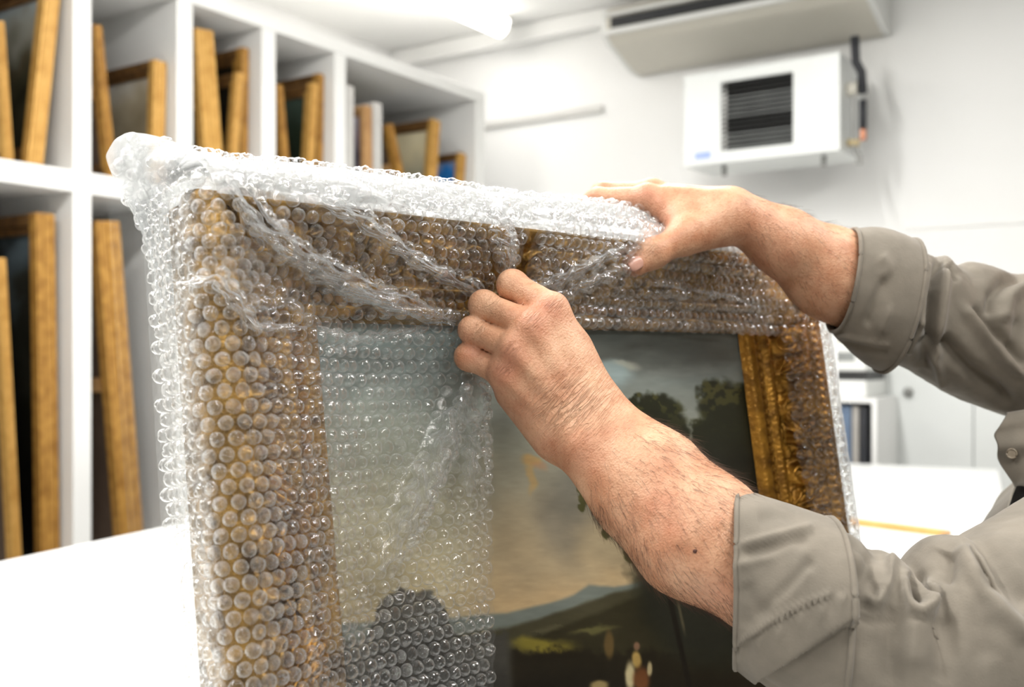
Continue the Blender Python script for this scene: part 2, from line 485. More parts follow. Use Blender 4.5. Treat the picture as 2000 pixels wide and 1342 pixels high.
for y in (.1, HW - .16):
    MB().tube([(.1, y, 0.0), (.1, y, -.045)], .012).build('bracket_foot', M['grey'], ht)
    MB().box(HD, .506, y - .015, y + .015, .1, .13).build('wall_bracket', M['grey'], ht)
# pipes and valves at the right side
MB().tube([(.12, -.03, HH + .09), (.12, -.035, HH - .02), (.12, -.06, HH - .07), (.12, -.065, .26)], .02).build('supply_hose', M['ink'], ht, smooth=True)
MB().tube([(.12, -.066, .23), (.12, -.066, .1)], .017).build('return_hose', M['ink'], ht, smooth=True)
MB().tube([(.12, -.066, .1), (.12, -.066, .055)], .015).build('copper_joint', M['copper'], ht)
MB().tube([(.12, 0, .05), (.12, -.05, .045)], .017).build('valve', M['brass'], ht)
MB().tube([(.12, -.028, HH - .1), (.12, -.028, .03)], .011).build('grey_pipe', M['grey'], ht)
MB().tube([(.12, 0, HH - .14), (.12, -.045, HH - .14)], .03).build('valve_cap', M['cream'], ht)
MB().tube([(.12, -.028, .03), (.12, -.05, -.02), (.12, -.05, -.05)], .012).build('drain', M['grey'], ht)

# ------------------------------------------------------------------ split air conditioner above it
SA = -.381
sb0, sb1 = b_at(1176, SA), b_at(1698, SA)
sz = CZ + 1.17 * 1.27
ac = rr('air_conditioner', R(-.381, sb1, sz))
tag(ac, 'long white air conditioner with a black outlet slot fixed high on the wall', 'air conditioner')
SW = sb0 - sb1
top = CEIL - .115 - sz
prof = [(.379, 0), (.30, .0), (.05, .085), (.0, .12), (-.012, .14), (-.012, .205), (.0, .215), (-.01, .235), (-.01, top - .03), (.03, top), (.379, top)]
MB().prism(prof, 0.03, SW - .03).build('body', M['cream'], ac)
for y0, y1 in ((0, .03), (SW - .03, SW)):
    MB().prism(prof, y0, y1).build('end_panel', M['plastic'], ac, bevel=.008)
MB().box(-.02, -.0125, .06, SW - .06, .15, .2).build('outlet_louver', M['black'], ac)
MB().prism([(-.0125, .118), (-.02, .122), (-.024, .142), (-.0125, .146)], .03, SW - .03).build('lower_lip', M['plastic'], ac)
MB().prism([(-.0105, .222), (-.022, .226), (-.022, top - .06), (-.0105, top - .04)], .03, SW - .03).build('front_cover', M['plastic'], ac)

# ------------------------------------------------------------------ things along the back wall at the right
def wallthing(name, label, cat, px0, px1, a0, zb, zt, dep, m, group=None):
    b0_, b1_ = b_at(px0, a0), b_at(px1, a0)
    t = rr(name, R(a0, b1_, zb)); tag(t, label, cat, group)
    return t, b0_ - b1_, zt - zb, dep
ca = -.42
cb0, cb1 = b_at(1600, ca), b_at(1712, ca)
cab = rr('side_unit', R(ca, cb1, 0)); tag(cab, 'white open side unit against the back wall beside the painting', 'cabinet')
CWd = cb0 - cb1
zs = z_at(786, ca, b_at(1660, ca)); zb_ = CZ - .62
MB().box(0, .40, 0, .02, .05, zs + .02).build('side_panel', M['shelf'], cab)
MB().box(0, .40, CWd - .02, CWd, .05, zs + .02).build('side_panel', M['shelf'], cab)
MB().box(0, .40, .02, CWd - .02, zs, zs + .02).build('top_board', M['shelf'], cab)
MB().box(0, .40, .02, CWd - .02, zb_ - .02, zb_).build('shelf_board', M['shelf'], cab)
MB().box(.38, .40, .02, CWd - .02, .05, zs).build('back_panel', M['shelfback'], cab)
MB().box(.02, .40, .02, CWd - .02, 0.001, .05).build('plinth', M['shelf'], cab)
for (p0, p1, mm, lb_) in ((1638, 1662, 'blue', 'blue grey binder standing in the white side unit'),
                          (1664, 1677, 'binder', 'light grey binder standing between the blue and black ones'),
                          (1679, 1693, 'ink', 'black binder standing in the white side unit')):
    q0, q1 = b_at(p0, ca + .03), b_at(p1, ca + .03)
    t = rr('binder', R(ca + .03, q1, zb_ + .002)); tag(t, lb_, 'binder', 'binders in the side unit')
    wq = q0 - q1; hq = zs - zb_ - .02
    MB().box(0, .012, 0, wq, 0, hq).build('spine', M[mm], t, bevel=.003)
    for y in (0, wq - .004): MB().box(.012, .29, y, y + .004, 0, hq).build('cover', M[mm], t)
    MB().box(.014, .28, .006, wq - .006, .004, hq - .01).build('pages', M['shelf'], t)
pr_ = rr('printer', R(ca + .02, b_at(1692, ca + .02), zs + .0205)); tag(pr_, 'white office printer with a dark paper slot on the side unit', 'printer')
pw = b_at(1612, ca + .02) - b_at(1692, ca + .02)
MB().box(0, .34, 0, pw, 0, .075).build('base', M['plastic'], pr_, bevel=.01)
MB().box(.03, .34, .01, pw - .01, .075, .115).build('paper_slot', M['dark'], pr_)
MB().box(0, .34, 0, pw, .115, .24).build('upper_body', M['plastic'], pr_, bevel=.012)
MB().box(.02, .33, .02, pw - .02, .24, .262).build('lid', M['cream'], pr_, bevel=.006)
MB().box(-.004, 0, .05, .15, .16, .20).build('control_panel', M['slat'], pr_)
wb0, wb1 = b_at(1722, -.05), b_at(2100, -.05)
cup = rr('wall_cupboard', R(-.06, wb1, .101)); tag(cup, 'flush pale grey cupboard doors with a small round knob behind the worktable', 'cupboard')
cw = wb0 - wb1
for i in range(2):
    d_ = MB().box(0, .055, i * cw / 2 + .002, (i + 1) * cw / 2 - .002, 0, CZ + .05).build('door', M['enamel'], cup, bevel=.002)
    kb = (b_at(1775, -.06) - wb1) if i else cw / 2 - .06
    kz = z_at(766, -.06, b_at(1775, -.06)) - .101
    bm = bmesh.new(); bmesh.ops.create_uvsphere(bm, u_segments=12, v_segments=8, radius=.022)
    for v in bm.verts: v.co = Vector((v.co.x * .7 - .014, v.co.y + kb, v.co.z + kz))
    me = bpy.data.meshes.new('knob'); bm.to_mesh(me); bm.free()
    obj('knob', me, M['grey'], d_, smooth=True)

# ------------------------------------------------------------------ worktable
TZ = CZ - .455
td = np.array([.407, .914]); td /= np.linalg.norm(td); tp = np.array([td[1], -td[0]])
L1 = np.array([-1.174, 2.41]) * (.455 / .478)
lo = L1.dot(tp); hi = np.array([.43, .8]).dot(tp)
near, far = .28, np.array([1.43, 4.58]).dot(td) * (.455 / .478)
ang = math.atan2(td[1], td[0])
o2 = tp * hi + td * near
tb = empty('worktable', (o2[0], o2[1], 0), (0, 0, ang))
tag(tb, 'large white laminate worktable under the wrapped painting', 'table')
TL_, TW_ = far - near, hi - lo
MB().box(0, TL_, 0, TW_, TZ - .03, TZ).build('table_top', M['laminate'], tb, bevel=.003)
MB().box(.12, TL_ - .12, .12, .145, TZ - .12, TZ - .03).build('apron', M['shelf'], tb)
MB().box(.12, TL_ - .12, TW_ - .145, TW_ - .12, TZ - .12, TZ - .03).build('apron', M['shelf'], tb)
for x in (.1, TL_ / 2, TL_ - .17):
    for y in (.09, TW_ - .16):
        MB().box(x, x + .07, y, y + .07, 0.001, TZ - .03).build('leg', M['shelf'], tb, bevel=.004)
def on_table(px, py):
    d = .455 * F / (py - HY); p = P(px, py, d); return p[:2]
q0, q1 = on_table(1600, 1015), on_table(1842, 1046)
dv = q1 - q0; ln = np.linalg.norm(dv)
lath = empty('wooden_lath', (q0[0], q0[1], TZ + .0005), (0, 0, math.atan2(dv[1], dv[0])))
tag(lath, 'pale wooden lath lying on the white worktable at the right', 'lath')
MB().box(0, ln, -.022, .022, 0, .012).build('strip', M['pine'], lath, bevel=.002)
MB().box(ln, ln + .012, -.02, .02, .001, .011).build('end_cap', M['oak'], lath)
# sheets of paper on the near left of the table
M['paper'] = mat('white_paper', (243, 243, 242), .7, noise=(9, (238, 238, 237), .3, .7))
for (pa, pb, pc, pd, lb_) in (((-60, 1215), (250, 1150), (345, 1235), (-10, 1330), 'blank white sheet of paper on the table left of the painting'),):
    pts = [on_table(*q) for q in (pa, pb, pc, pd)]
    c_ = sum(pts) / 4
    nn = 8
    V_ = []
    for z in (0.0008, .0014):
        for i in range(nn):
            for j in range(nn):
                x, y = i / (nn - 1), j / (nn - 1)
                p = (pts[0] * (1 - x) + pts[1] * x) * (1 - y) + (pts[3] * (1 - x) + pts[2] * x) * y - c_
                V_.append((p[0], p[1], z + .0015 * x * x * y))
    Q_ = np.concatenate([grid_q(nn, nn), grid_q(nn, nn, flip=True) + nn * nn])
    po = obj('paper_sheet', mesh_np('paper_sheet', V_, Q_), M['paper'])
    po.location = (c_[0], c_[1], TZ)
    tag(po, lb_, 'paper')

# ------------------------------------------------------------------ the painting on the table: local axes s (right), t (up), n (out of the canvas)
def unit(v): return v / np.linalg.norm(v)
e1 = unit(np.array([2250 / F, 1, -10 / F]))
e2 = np.array([-1199 / F, 1, 14540 / F]); e2 = unit(e2 - e1 * e2.dot(e1))
en = np.cross(e1, e2)
O3 = P(615, 630, .74)
def Lp(s, t, h):
    s, t, h = np.broadcast_arrays(np.asarray(s, float), np.asarray(t, float), np.asarray(h, float))
    return O3 + s[..., None] * e1 + t[..., None] * e2 + h[..., None] * en
CAM = np.array([0, 0, CZ])
def st(px, py, h=0.):
    d = P(px, py, 1.) - CAM
    k = (O3 + en * h - CAM).dot(en) / d.dot(en)
    q = CAM + d * k - O3
    return np.array([q.dot(e1), q.dot(e2)])
SW_, SH_ = .50, .355                    # sight size
ML, MR, MT, MBt = .098, .094, .077, .088   # widths of the four mouldings
HB = -.019                              # back of the frame
Mloc = Matrix(((e1[0], e2[0], en[0], O3[0]), (e1[1], e2[1], en[1], O3[1]), (e1[2], e2[2], en[2], O3[2]), (0, 0, 0, 1)))

M['gilt'] = gold_mat('antique_gilt', (186, 134, 48), (104, 68, 20), .65, .32, 55, .5)
M['gilt_dark'] = gold_mat('worn_gilt', (190, 146, 70), (74, 52, 24), .5, .33, 60, .6)
M['gesso'] = mat('bare_frame_side', (186, 150, 102), .6, noise=(30, (150, 114, 72), .35, .65), bump=(120, .3, .001))

pw_ = empty('oil_painting')
pw_.matrix_world = Mloc
pw_.rotation_mode = 'XYZ'
pw_.location = Mloc.to_translation(); pw_.rotation_euler = Mloc.to_euler()
tag(pw_, 'oil landscape in a wide carved gilt frame standing on the worktable', 'painting')

# canvas: colours of the picture as they are painted
def painted():
    nx, ny = 430, 320
    s = np.linspace(-.004, SW_ + .004, nx)[None, :] + np.zeros((ny, 1))
    t = np.linspace(-SH_ - .004, .004, ny)[:, None] + np.zeros((1, nx))
    X, Y = proj(Lp(s, t, 0))
    w1 = fbm(X / 60, Y / 45, 3.) - .5; w2 = fbm(X / 60, Y / 45, 9.) - .5
    ys = [600, 660, 720, 800, 880, 960, 1040, 1110, 1170, 1230]
    cs = np.array([(96, 106, 102), (104, 110, 105), (126, 134, 130), (142, 146, 136), (146, 146, 130), (154, 146, 124), (168, 152, 122), (178, 158, 124), (188, 162, 122), (188, 162, 122)], float)
    Yw = Y + 60 * w1
    col = np.stack([np.interp(Yw, ys, cs[:, k]) for k in range(3)], -1)
    lf = sstep(1000, 860, X)[..., None]
    cl = np.array([(136, 150, 146), (142, 156, 152), (148, 160, 156), (152, 160, 150), (158, 160, 144), (172, 168, 144), (184, 174, 142), (188, 174, 138), (188, 170, 130), (180, 160, 120)], float)
    col2 = np.stack([np.interp(Yw, ys, cl[:, k]) for k in range(3)], -1)
    col = col * (1 - lf) + col2 * lf
    def blend(mask, rgb):
        nonlocal col
        m = np.clip(mask, 0, 1)[..., None]
        col = col * (1 - m) + np.array(rgb, float) * m
    def blob(x, y, rx, ry, soft=.5, warp=1.):
        r = np.sqrt(((X - x + 40 * warp * w1) / rx) ** 2 + ((Y - y + 40 * warp * w2) / ry) ** 2)
        return sstep(1 + soft, 1 - soft, r)
    # clouds
    blend(.75 * blob(1290, 690, 180, 34, .6), (92, 94, 88))
    blend(.55 * blob(1330, 720, 70, 14, .6), (128, 132, 126))
    blend(.8 * blob(1200, 728, 34, 24, .6), (164, 182, 182))
    blend(.7 * blob(1225, 712, 26, 10, .6), (188, 188, 172))
    blend(.6 * blob(1100, 1000, 50, 90, .6), (112, 108, 98))
    blend(.5 * blob(1130, 950, 46, 60, .6), (104, 102, 92))
    blend(.5 * blob(1200, 1060, 60, 30, .6), (176, 160, 128))
    blend(.65 * blob(1035, 905, 16, 10, .5), (190, 146, 82)); blend(.6 * blob(1032, 935, 9, 26, .5), (186, 148, 88))
    blend(.5 * blob(1050, 915, 14, 8, .5), (178, 128, 92))
    # hills
    hx = [560, 700, 990, 1060, 1120, 1150, 1200, 1290, 1400, 1500]
    far_ = np.interp(X, hx, [1225, 1215, 1198, 1180, 1160, 1142, 1146, 1128, 1125, 1125]) + 8 * w1
    blend(sstep(-4, 6, Y - far_), (112, 118, 110))
    blend(.6 * sstep(0, 10, Y - far_ - 22), (96, 96, 82))
    mid = np.interp(X, hx, [1260, 1250, 1228, 1205, 1182, 1172, 1156, 1136, 1130, 1130]) + 10 * w1
    blend(sstep(-3, 8, Y - mid), (66, 62, 44))
    blend(.5 * sstep(-3, 6, Y - mid - 26 - 20 * w2) * (vnoise(X / 40, Y / 9) > .5), (96, 92, 68))
    low = np.interp(X, hx, [1300, 1290, 1262, 1240, 1215, 1200, 1180, 1150, 1140, 1140]) + 14 * w2
    blend(sstep(-4, 10, Y - low), (46, 42, 26))
    blend(.9 * blob(1060, 1256, 66, 17, .5), (134, 122, 48))
    blend(.7 * blob(1165, 1232, 40, 5, .6), (104, 100, 58))
    blend(sstep(-6, 10, Y - 1272 + 20 * w1 + 12 * (fbm(X / 14, Y / 14, 2.) - .5) * 2), (32, 27, 16))
    blend(.5 * sstep(-6, 60, Y - 1300), (20, 16, 10))
    # dark mass at the left, under the wrap
    lm = np.interp(X, [600, 650, 715, 735, 760, 800, 850, 872, 885, 930, 985, 1000], [1262, 1255, 1245, 1195, 1165, 1150, 1160, 1190, 1228, 1236, 1240, 1255]) + 40 * w1 + 22 * (fbm(X / 12, Y / 12, 6.) - .5)
    blend(.95 * sstep(-5, 8, Y - lm) * sstep(1010, 985, X), (66, 64, 58))
    blend(.8 * sstep(0, 50, Y - lm - 50) * sstep(1010, 985, X), (44, 42, 38))
    # trees at the right
    e_ = 13 * (fbm(X / 16, Y / 14, 5.) - .5) * 2
    tr = np.zeros_like(X)
    for (x, y, rx, ry) in ((1408, 790, 44, 46), (1440, 800, 44, 50), (1385, 850, 34, 40), (1420, 900, 70, 90), (1282, 802, 46, 30), (1296, 836, 48, 36),
                           (1250, 800, 24, 26), (1350, 905, 56, 42), (1330, 990, 125, 108), (1400, 1100, 150, 190), (1470, 900, 40, 150)):
        tr = np.maximum(tr, sstep(1.25, .85, np.sqrt(((X - x + e_) / rx) ** 2 + ((Y - y + e_) / ry) ** 2)))
    blend(tr, (40, 42, 28))
    blend(tr * .8 * (fbm(X / 16, Y / 14, 8.) > .56) * sstep(860, 760, Y), (84, 82, 44))
    blend(tr * .7 * sstep(820, 920, Y), (34, 33, 27))
    for (x, y, rx, ry) in ((1142, 972, 12, 16), (1134, 955, 8, 9), (1138, 992, 7, 9), (1184, 1040, 10, 12), (1196, 1028, 9, 8), (1206, 1046, 14, 8), (1230, 1080, 14, 18)):
        blend(sstep(1.1, .9, np.sqrt(((X - x + e_ * .5) / rx) ** 2 + ((Y - y + e_ * .5) / ry) ** 2)), (74, 72, 40))
    tx = 1300 + (Y - 1130) * .22
    blend(.9 * sstep(7, 3, np.abs(X - tx)) * sstep(1125, 1150, Y), (22, 18, 12))
    blend(.7 * sstep(4, 1, np.abs(X - tx - 14)) * sstep(1145, 1160, Y) * sstep(1250, 1220, Y), (92, 84, 62))
    # small figures in the foreground
    blend(.85 * blob(1190, 1260, 9, 26, .4, .2), (98, 78, 44))
    blend(.95 * blob(1244, 1262, 6, 8, .4, .1), (122, 92, 70)); blend(.95 * blob(1243, 1288, 9, 16, .4, .2), (176, 146, 82))
    blend(.95 * blob(1230, 1322, 10, 28, .4, .2), (196, 182, 140)); blend(.95 * blob(1252, 1328, 16, 26, .4, .2), (108, 66, 36))
    blend(.9 * blob(1268, 1306, 5, 14, .4, .2), (188, 172, 130)); blend(.9 * blob(1170, 1340, 16, 10, .4, .2), (160, 140, 92))
    br = fbm(X / 24, Y / 6, 11., 3) - .5
    col = np.clip(col * (1 + .09 * br[..., None]) * (1 + .22 * (fbm(X / 90, Y / 60, 21., 4) - .5))[..., None] + 8 * w2[..., None], 4, 250)
    V = np.stack([s, t, np.zeros_like(s)], -1).reshape(-1, 3)
    me = mesh_np('canvas', V, grid_q(ny, nx, flip=True))
    ca_ = me.color_attributes.new('paint', 'FLOAT_COLOR', 'POINT')
    rgba = np.ones((ny * nx, 4), np.float32); rgba[:, :3] = lin(col.reshape(-1, 3))
    ca_.data.foreach_set('color', rgba.ravel())
    return me
m = bpy.data.materials.new('oil_paint'); m.use_nodes = True
nt = m.node_tree; bs = nt.nodes['Principled BSDF']; bs.inputs['Roughness'].default_value = .42; bs.inputs['Specular IOR Level'].default_value = .3
at_ = nt.nodes.new('ShaderNodeAttribute'); at_.attribute_name = 'paint'
nt.links.new(at_.outputs['Color'], bs.inputs['Base Color'])
tc = nt.nodes.new('ShaderNodeTexCoord'); nz = nt.nodes.new('ShaderNodeTexNoise'); nz.inputs['Scale'].default_value = 260; nz.inputs['Detail'].default_value = 3
mp = nt.nodes.new('ShaderNodeMapping'); mp.inputs['Scale'].default_value = (.35, 1, 1)
nt.links.new(tc.outputs['Object'], mp.inputs[0]); nt.links.new(mp.outputs[0], nz.inputs['Vector'])
bp = nt.nodes.new('ShaderNodeBump'); bp.inputs['Strength'].default_value = .12; bp.inputs['Distance'].default_value = .001
nt.links.new(nz.outputs[0], bp.inputs['Height']); nt.links.new(bp.outputs[0], bs.inputs['Normal'])
obj('canvas', painted(), m, pw_, smooth=True)
MB().box(-.012, SW_ + .012, -SH_ - .012, .012, -.014, -.002).build('stretcher_panel', M['brown'], pw_)

# ---- frame rails: profile with carved ornament
def prof_n(q):
    """height over the canvas for q = 0 (sight edge) .. 1 (outer edge)"""
    xs = [0, .02, .05, .12, .14, .16, .25, .27, .30, .33, .36, .42, .55, .68, .74, .77, .80, .92, .97, 1.0]
    hs = [.001, .004, .010, .013, .011, .0085, .0085, .011, .016, .016, .013, .016, .026, .035, .037, .035, .041, .044, .041, .034]
    return np.interp(q, xs, hs)
def carving(a, q, seed):
    """carved scrolls and leaves between the bead row and the outer roll"""
    band = sstep(.37, .42, q) * sstep(.77, .72, q)
    x = a / .034
    c = np.floor(x); f = x - c - .5
    y = (q - .565) / .2
    odd = np.mod(c, 2)
    # C scroll: a ring cut open, with a boss
    r = np.sqrt((f * 2.3) ** 2 + (y * 1.0) ** 2)
    ring = np.exp(-((r - .72) / .16) ** 2) * (1 - .6 * (np.abs(y) < .25) * (f > .2))
    boss = np.exp(-(r / .26) ** 2)
    # leaf: ribbed acanthus turned alternately
    ang = np.arctan2(y + .9, f * 2.3)
    leaf = np.exp(-((f * 2.0 / (1.0 - .35 * y)) ** 2)) * (.55 + .45 * np.cos(ang * 13))
    h = np.where(odd > .5, .0075 * ring + .006 * boss, .0085 * leaf)
    small = .0022 * (fbm(a * 260 + seed, q * 24, seed, 3) - .5) * 2
    gd = .0014 * np.cos(a / .0042 * np.pi) * sstep(.78, .80, q) * sstep(.86, .84, q)
    return band * (1.15 * h + small - .0045) + gd + .0006 * np.cos(a / .005 * 2 * np.pi) * np.exp(-((q - .315) / .015) ** 2)
def make_rail(side):
    if side in ('top', 'bottom'):
        mw = MT if side == 'top' else MBt
        na, L = 430, SW_
    else:
        mw = ML if side == 'left' else MR
        na, L = 330, SH_
    qs = np.concatenate([np.linspace(0, .36, 22), np.linspace(.37, .78, 34), np.linspace(.79, 1, 14)])
    al = np.linspace(0, 1, na)[:, None]; q = qs[None, :] + 0 * al
    if side in ('top', 'bottom'):
        s0, s1 = -ML * q, SW_ + MR * q
        s = s0 + (s1 - s0) * al
        t = MT * q if side == 'top' else -SH_ - MBt * q
        a = s
    else:
        t0, t1 = -SH_ - MBt * q, MT * q
        t = t0 + (t1 - t0) * al
        s = -ML * q if side == 'left' else SW_ + MR * q
        a = t
    n_ = prof_n(q) + carving(a + .2, q, {'top': 1, 'left': 7, 'right': 13, 'bottom': 21}[side])
    # side wall down to the back
    def add(sc_, tt, nn):
        nonlocal s, t, n_
        s = np.concatenate([s, sc_], 1); t = np.concatenate([t, tt], 1); n_ = np.concatenate([n_, nn], 1)
    ls, lt = s[:, -1:], t[:, -1:]
    wob = .0012 * np.sin(a[:, -1:] * 300)
    for d_, off in ((.024, .001), (.012, .0015), (.004, -.004), (-.010, -.004), (HB, -.004)):
        o_ = off + (wob if d_ > 0 else 0)
        add(ls + (o_ if side == 'right' else -o_ if side == 'left' else 0), lt + (o_ if side == 'top' else -o_ if side == 'bottom' else 0), 0 * ls + d_)
    V = np.stack([s, t, n_], -1)
    nv = V.shape[1]
    me = mesh_np('rail', V.reshape(-1, 3), grid_q(na, nv, flip=side in ('left', 'bottom')))
    o = obj('rail', me, M['gilt_dark'] if side in ('left', 'top') else M['gilt'], pw_, smooth=True)
    return o
for sd in ('top', 'bottom', 'left', 'right'): make_rail(sd)
MB().box(-ML + .01, SW_ + MR - .01, -SH_ - MBt + .01, MT - .01, HB + .001, -.0145).build('back_board', M['brown'], pw_)
# row of gilt beads in the channel next to the sight edge
bm = bmesh.new(); bmesh.ops.create_icosphere(bm, subdivisions=2, radius=1)
bead = bpy.data.meshes.new('bead'); bm.to_mesh(bead); bm.free(); bead.materials.append(M['gilt'])
bead.polygons.foreach_set('use_smooth', [True] * len(bead.polygons))
def put_bead(s, t, r=.0036):
    o = bpy.data.objects.new('bead', bead); C.objects.link(o); o.parent = pw_
    o.location = (s, t, .0095); o.scale = (r, r * 1.25, r * .8)
qb = .205
for k_ in range(42):
    t = -.006 - k_ * .0096
    if t > -SH_: put_bead(SW_ + MR * qb, t); put_bead(-ML * qb, t)
for k_ in range(58):
    s = -.012 + k_ * .0092
    put_bead(s, MT * qb); put_bead(s, -SH_ - MBt * qb)
# corner shells: raised ribbed cartouches on the mitres
def corner(cs, ct, dx, dy):
    n1 = 60
    x = np.linspace(-1, 1, n1)[:, None] + np.zeros((1, n1)); y = np.linspace(-1, 1, n1)[None, :] + np.zeros((n1, 1))
    # disc mapping of the square keeps the rim round
    X = x * np.sqrt(1 - y * y / 2); Y = y * np.sqrt(1 - x * x / 2)
    r = np.sqrt(X * X + Y * Y); th = np.arctan2(Y * dy, X * dx)
    fan = np.cos((th - .785) * 9)
    lobed = 1 + .10 * np.abs(np.cos((th - .785) * 4.5))
    h = .016 * np.sqrt(np.clip(1 - r ** 2.4, 0, 1)) + .0055 * fan * sstep(.22, .5, r) * sstep(1, .8, r) * sstep(-.4, .3, np.cos(th - .785))
    h = h + .007 * np.exp(-((r - .42) / .10) ** 2) - .012 * np.exp(-(r / .27) ** 2) + .006 * np.exp(-(((X * dx + .45) ** 2 + (Y * dy + .45) ** 2) / .03))
    R_ = .040
    V = np.stack([cs + X * lobed * R_, ct + Y * lobed * R_, .024 + h], -1)
    V[..., 2] = np.where(r > .985, .012, V[..., 2])
    o = obj('corner_shell', mesh_np('corner_shell', V.reshape(-1, 3), grid_q(n1, n1)), M['gilt_dark'], pw_, smooth=True)
    return o
corner(-.058, .045, -1, 1); corner(SW_ + .056, .045, 1, 1); corner(-.058, -SH_ - .05, -1, -1); corner(SW_ + .056, -SH_ - .05, 1, -1)
# long acanthus spray half way down the left and right rails
def spray(cs, ct, ln, up):
    n1, n2 = 90, 24
    a = np.linspace(0, 1, n1)[:, None] + np.zeros((1, n2)); b = np.linspace(-1, 1, n2)[None, :] + np.zeros((n1, 1))
    wd = .017 * np.sin(np.pi * np.clip(a * .95 + .04, 0, 1)) ** .6 * (1 + .22 * np.cos(a * 40))
    cx = cs + .010 * np.sin(a * 5.0); cy = ct + up * ln * a
    h = .020 + .016 * np.clip(1 - b * b, 0, 1) ** .5 * np.sin(np.pi * np.clip(a + .06, 0, 1)) ** .5 + .003 * np.cos(b * 14 + a * 26)
    V = np.stack([cx + b * wd, cy + .010 * np.abs(b) * up, h], -1)
    obj('acanthus_leaf', mesh_np('acanthus_leaf', V.reshape(-1, 3), grid_q(n1, n2, flip=up > 0)), M['gilt'], pw_, smooth=True)
for cs in (-.056, SW_ + .054):
    spray(cs, -.178, .085, 1); spray(cs, -.182, .085, -1)

# ------------------------------------------------------------------ bubble wrap
def film_mat(name, haze, haze_edge, gloss0, rough, bump, bscale, power):
    """thin clear film: mostly see-through, glossy at a slant, a little milky"""
    m = bpy.data.materials.new(name); m.use_nodes = True
    nt = m.node_tree; nt.nodes.clear()
    N = nt.nodes.new; L = nt.links.new
    out = N('ShaderNodeOutputMaterial')
    tr = N('ShaderNodeBsdfTransparent'); tr.inputs[0].default_value = (.985, .99, .99, 1)
    gl = N('ShaderNodeBsdfGlossy'); gl.inputs['Color'].default_value = (1, 1, 1, 1); gl.inputs['Roughness'].default_value = rough
    df = N('ShaderNodeBsdfDiffuse'); df.inputs[0].default_value = (.95, .96, .965, 1)
    tl = N('ShaderNodeBsdfTranslucent'); tl.inputs[0].default_value = (.95, .96, .965, 1)
    tc = N('ShaderNodeTexCoord'); nz = N('ShaderNodeTexNoise'); nz.inputs['Scale'].default_value = bscale; nz.inputs['Detail'].default_value = 3
    L(tc.outputs['Object'], nz.inputs['Vector'])
    bp = N('ShaderNodeBump'); bp.inputs['Strength'].default_value = bump; bp.inputs['Distance'].default_value = .0012
    L(nz.outputs[0], bp.inputs['Height']); L(bp.outputs[0], gl.inputs['Normal'])
    lw = N('ShaderNodeLayerWeight'); lw.inputs['Blend'].default_value = .5
    L(bp.outputs[0], lw.inputs['Normal'])
    p = N('ShaderNodeMath'); p.operation = 'POWER'; L(lw.outputs['Facing'], p.inputs[0]); p.inputs[1].default_value = power
    r = N('ShaderNodeMath'); r.operation = 'MULTIPLY_ADD'; L(p.outputs[0], r.inputs[0]); r.inputs[1].default_value = .9; r.inputs[2].default_value = gloss0; r.use_clamp = True
    a = N('ShaderNodeMixShader'); L(r.outputs[0], a.inputs[0]); L(tr.outputs[0], a.inputs[1]); L(gl.outputs[0], a.inputs[2])
    h = N('ShaderNodeMixShader'); h.inputs[0].default_value = .5; L(df.outputs[0], h.inputs[1]); L(tl.outputs[0], h.inputs[2])
    p2 = N('ShaderNodeMath'); p2.operation = 'POWER'; L(lw.outputs['Facing'], p2.inputs[0]); p2.inputs[1].default_value = 2.0
    r2 = N('ShaderNodeMath'); r2.operation = 'MULTIPLY_ADD'; L(p2.outputs[0], r2.inputs[0]); r2.inputs[1].default_value = haze_edge; r2.inputs[2].default_value = haze; r2.use_clamp = True
    b = N('ShaderNodeMixShader'); L(r2.outputs[0], b.inputs[0]); L(a.outputs[0], b.inputs[1]); L(h.outputs[0], b.inputs[2])
    L(b.outputs[0], out.inputs[0])
    return m
M['film'] = film_mat('clear_film', .012, .30, .035, .11, .7, 240, 2.8)
M['bubble'] = film_mat('clear_bubble', .004, .30, .055, .05, .45, 420, 1.9)
M['film_fold'] = film_mat('creased_milky_film', .42, .5, .06, .2, .9, 160, 2.0)

def grid_normals(G):
    du = np.gradient(G, axis=0); dv = np.gradient(G, axis=1)
    n = np.cross(du, dv)
    return n / (np.linalg.norm(n, axis=-1, keepdims=True) + 1e-12)
def poly_dist(X, Y, pts):
    d = np.full(X.shape, 1e9); tt = np.zeros(X.shape)
    pts = np.asarray(pts, float)
    for k in range(len(pts) - 1):
        a, b = pts[k], pts[k + 1]; ab = b - a
        t = np.clip(((X - a[0]) * ab[0] + (Y - a[1]) * ab[1]) / ab.dot(ab), 0, 1)
        q = np.hypot(X - a[0] - t * ab[0], Y - a[1] - t * ab[1])
        s = q < d
        d = np.where(s, q, d); tt = np.where(s, (k + t) / (len(pts) - 1), tt)
    return d, tt
def relief(V, N, folds):
    """raise folds along drawn lines: (points, half width, height)"""
    X, Y = proj(V)
    D = np.zeros(X.shape)
    for pts, wd, am in folds:
        d, t = poly_dist(X, Y, pts)
        D += am * np.exp(-(d / wd) ** 2) * (sstep(-.02, .18, t) * sstep(1.02, .8, t) * .7 + .3) * (.6 + .8 * fbm(X / 18, Y / 18, 2., 3))
    return V + N * D[..., None]

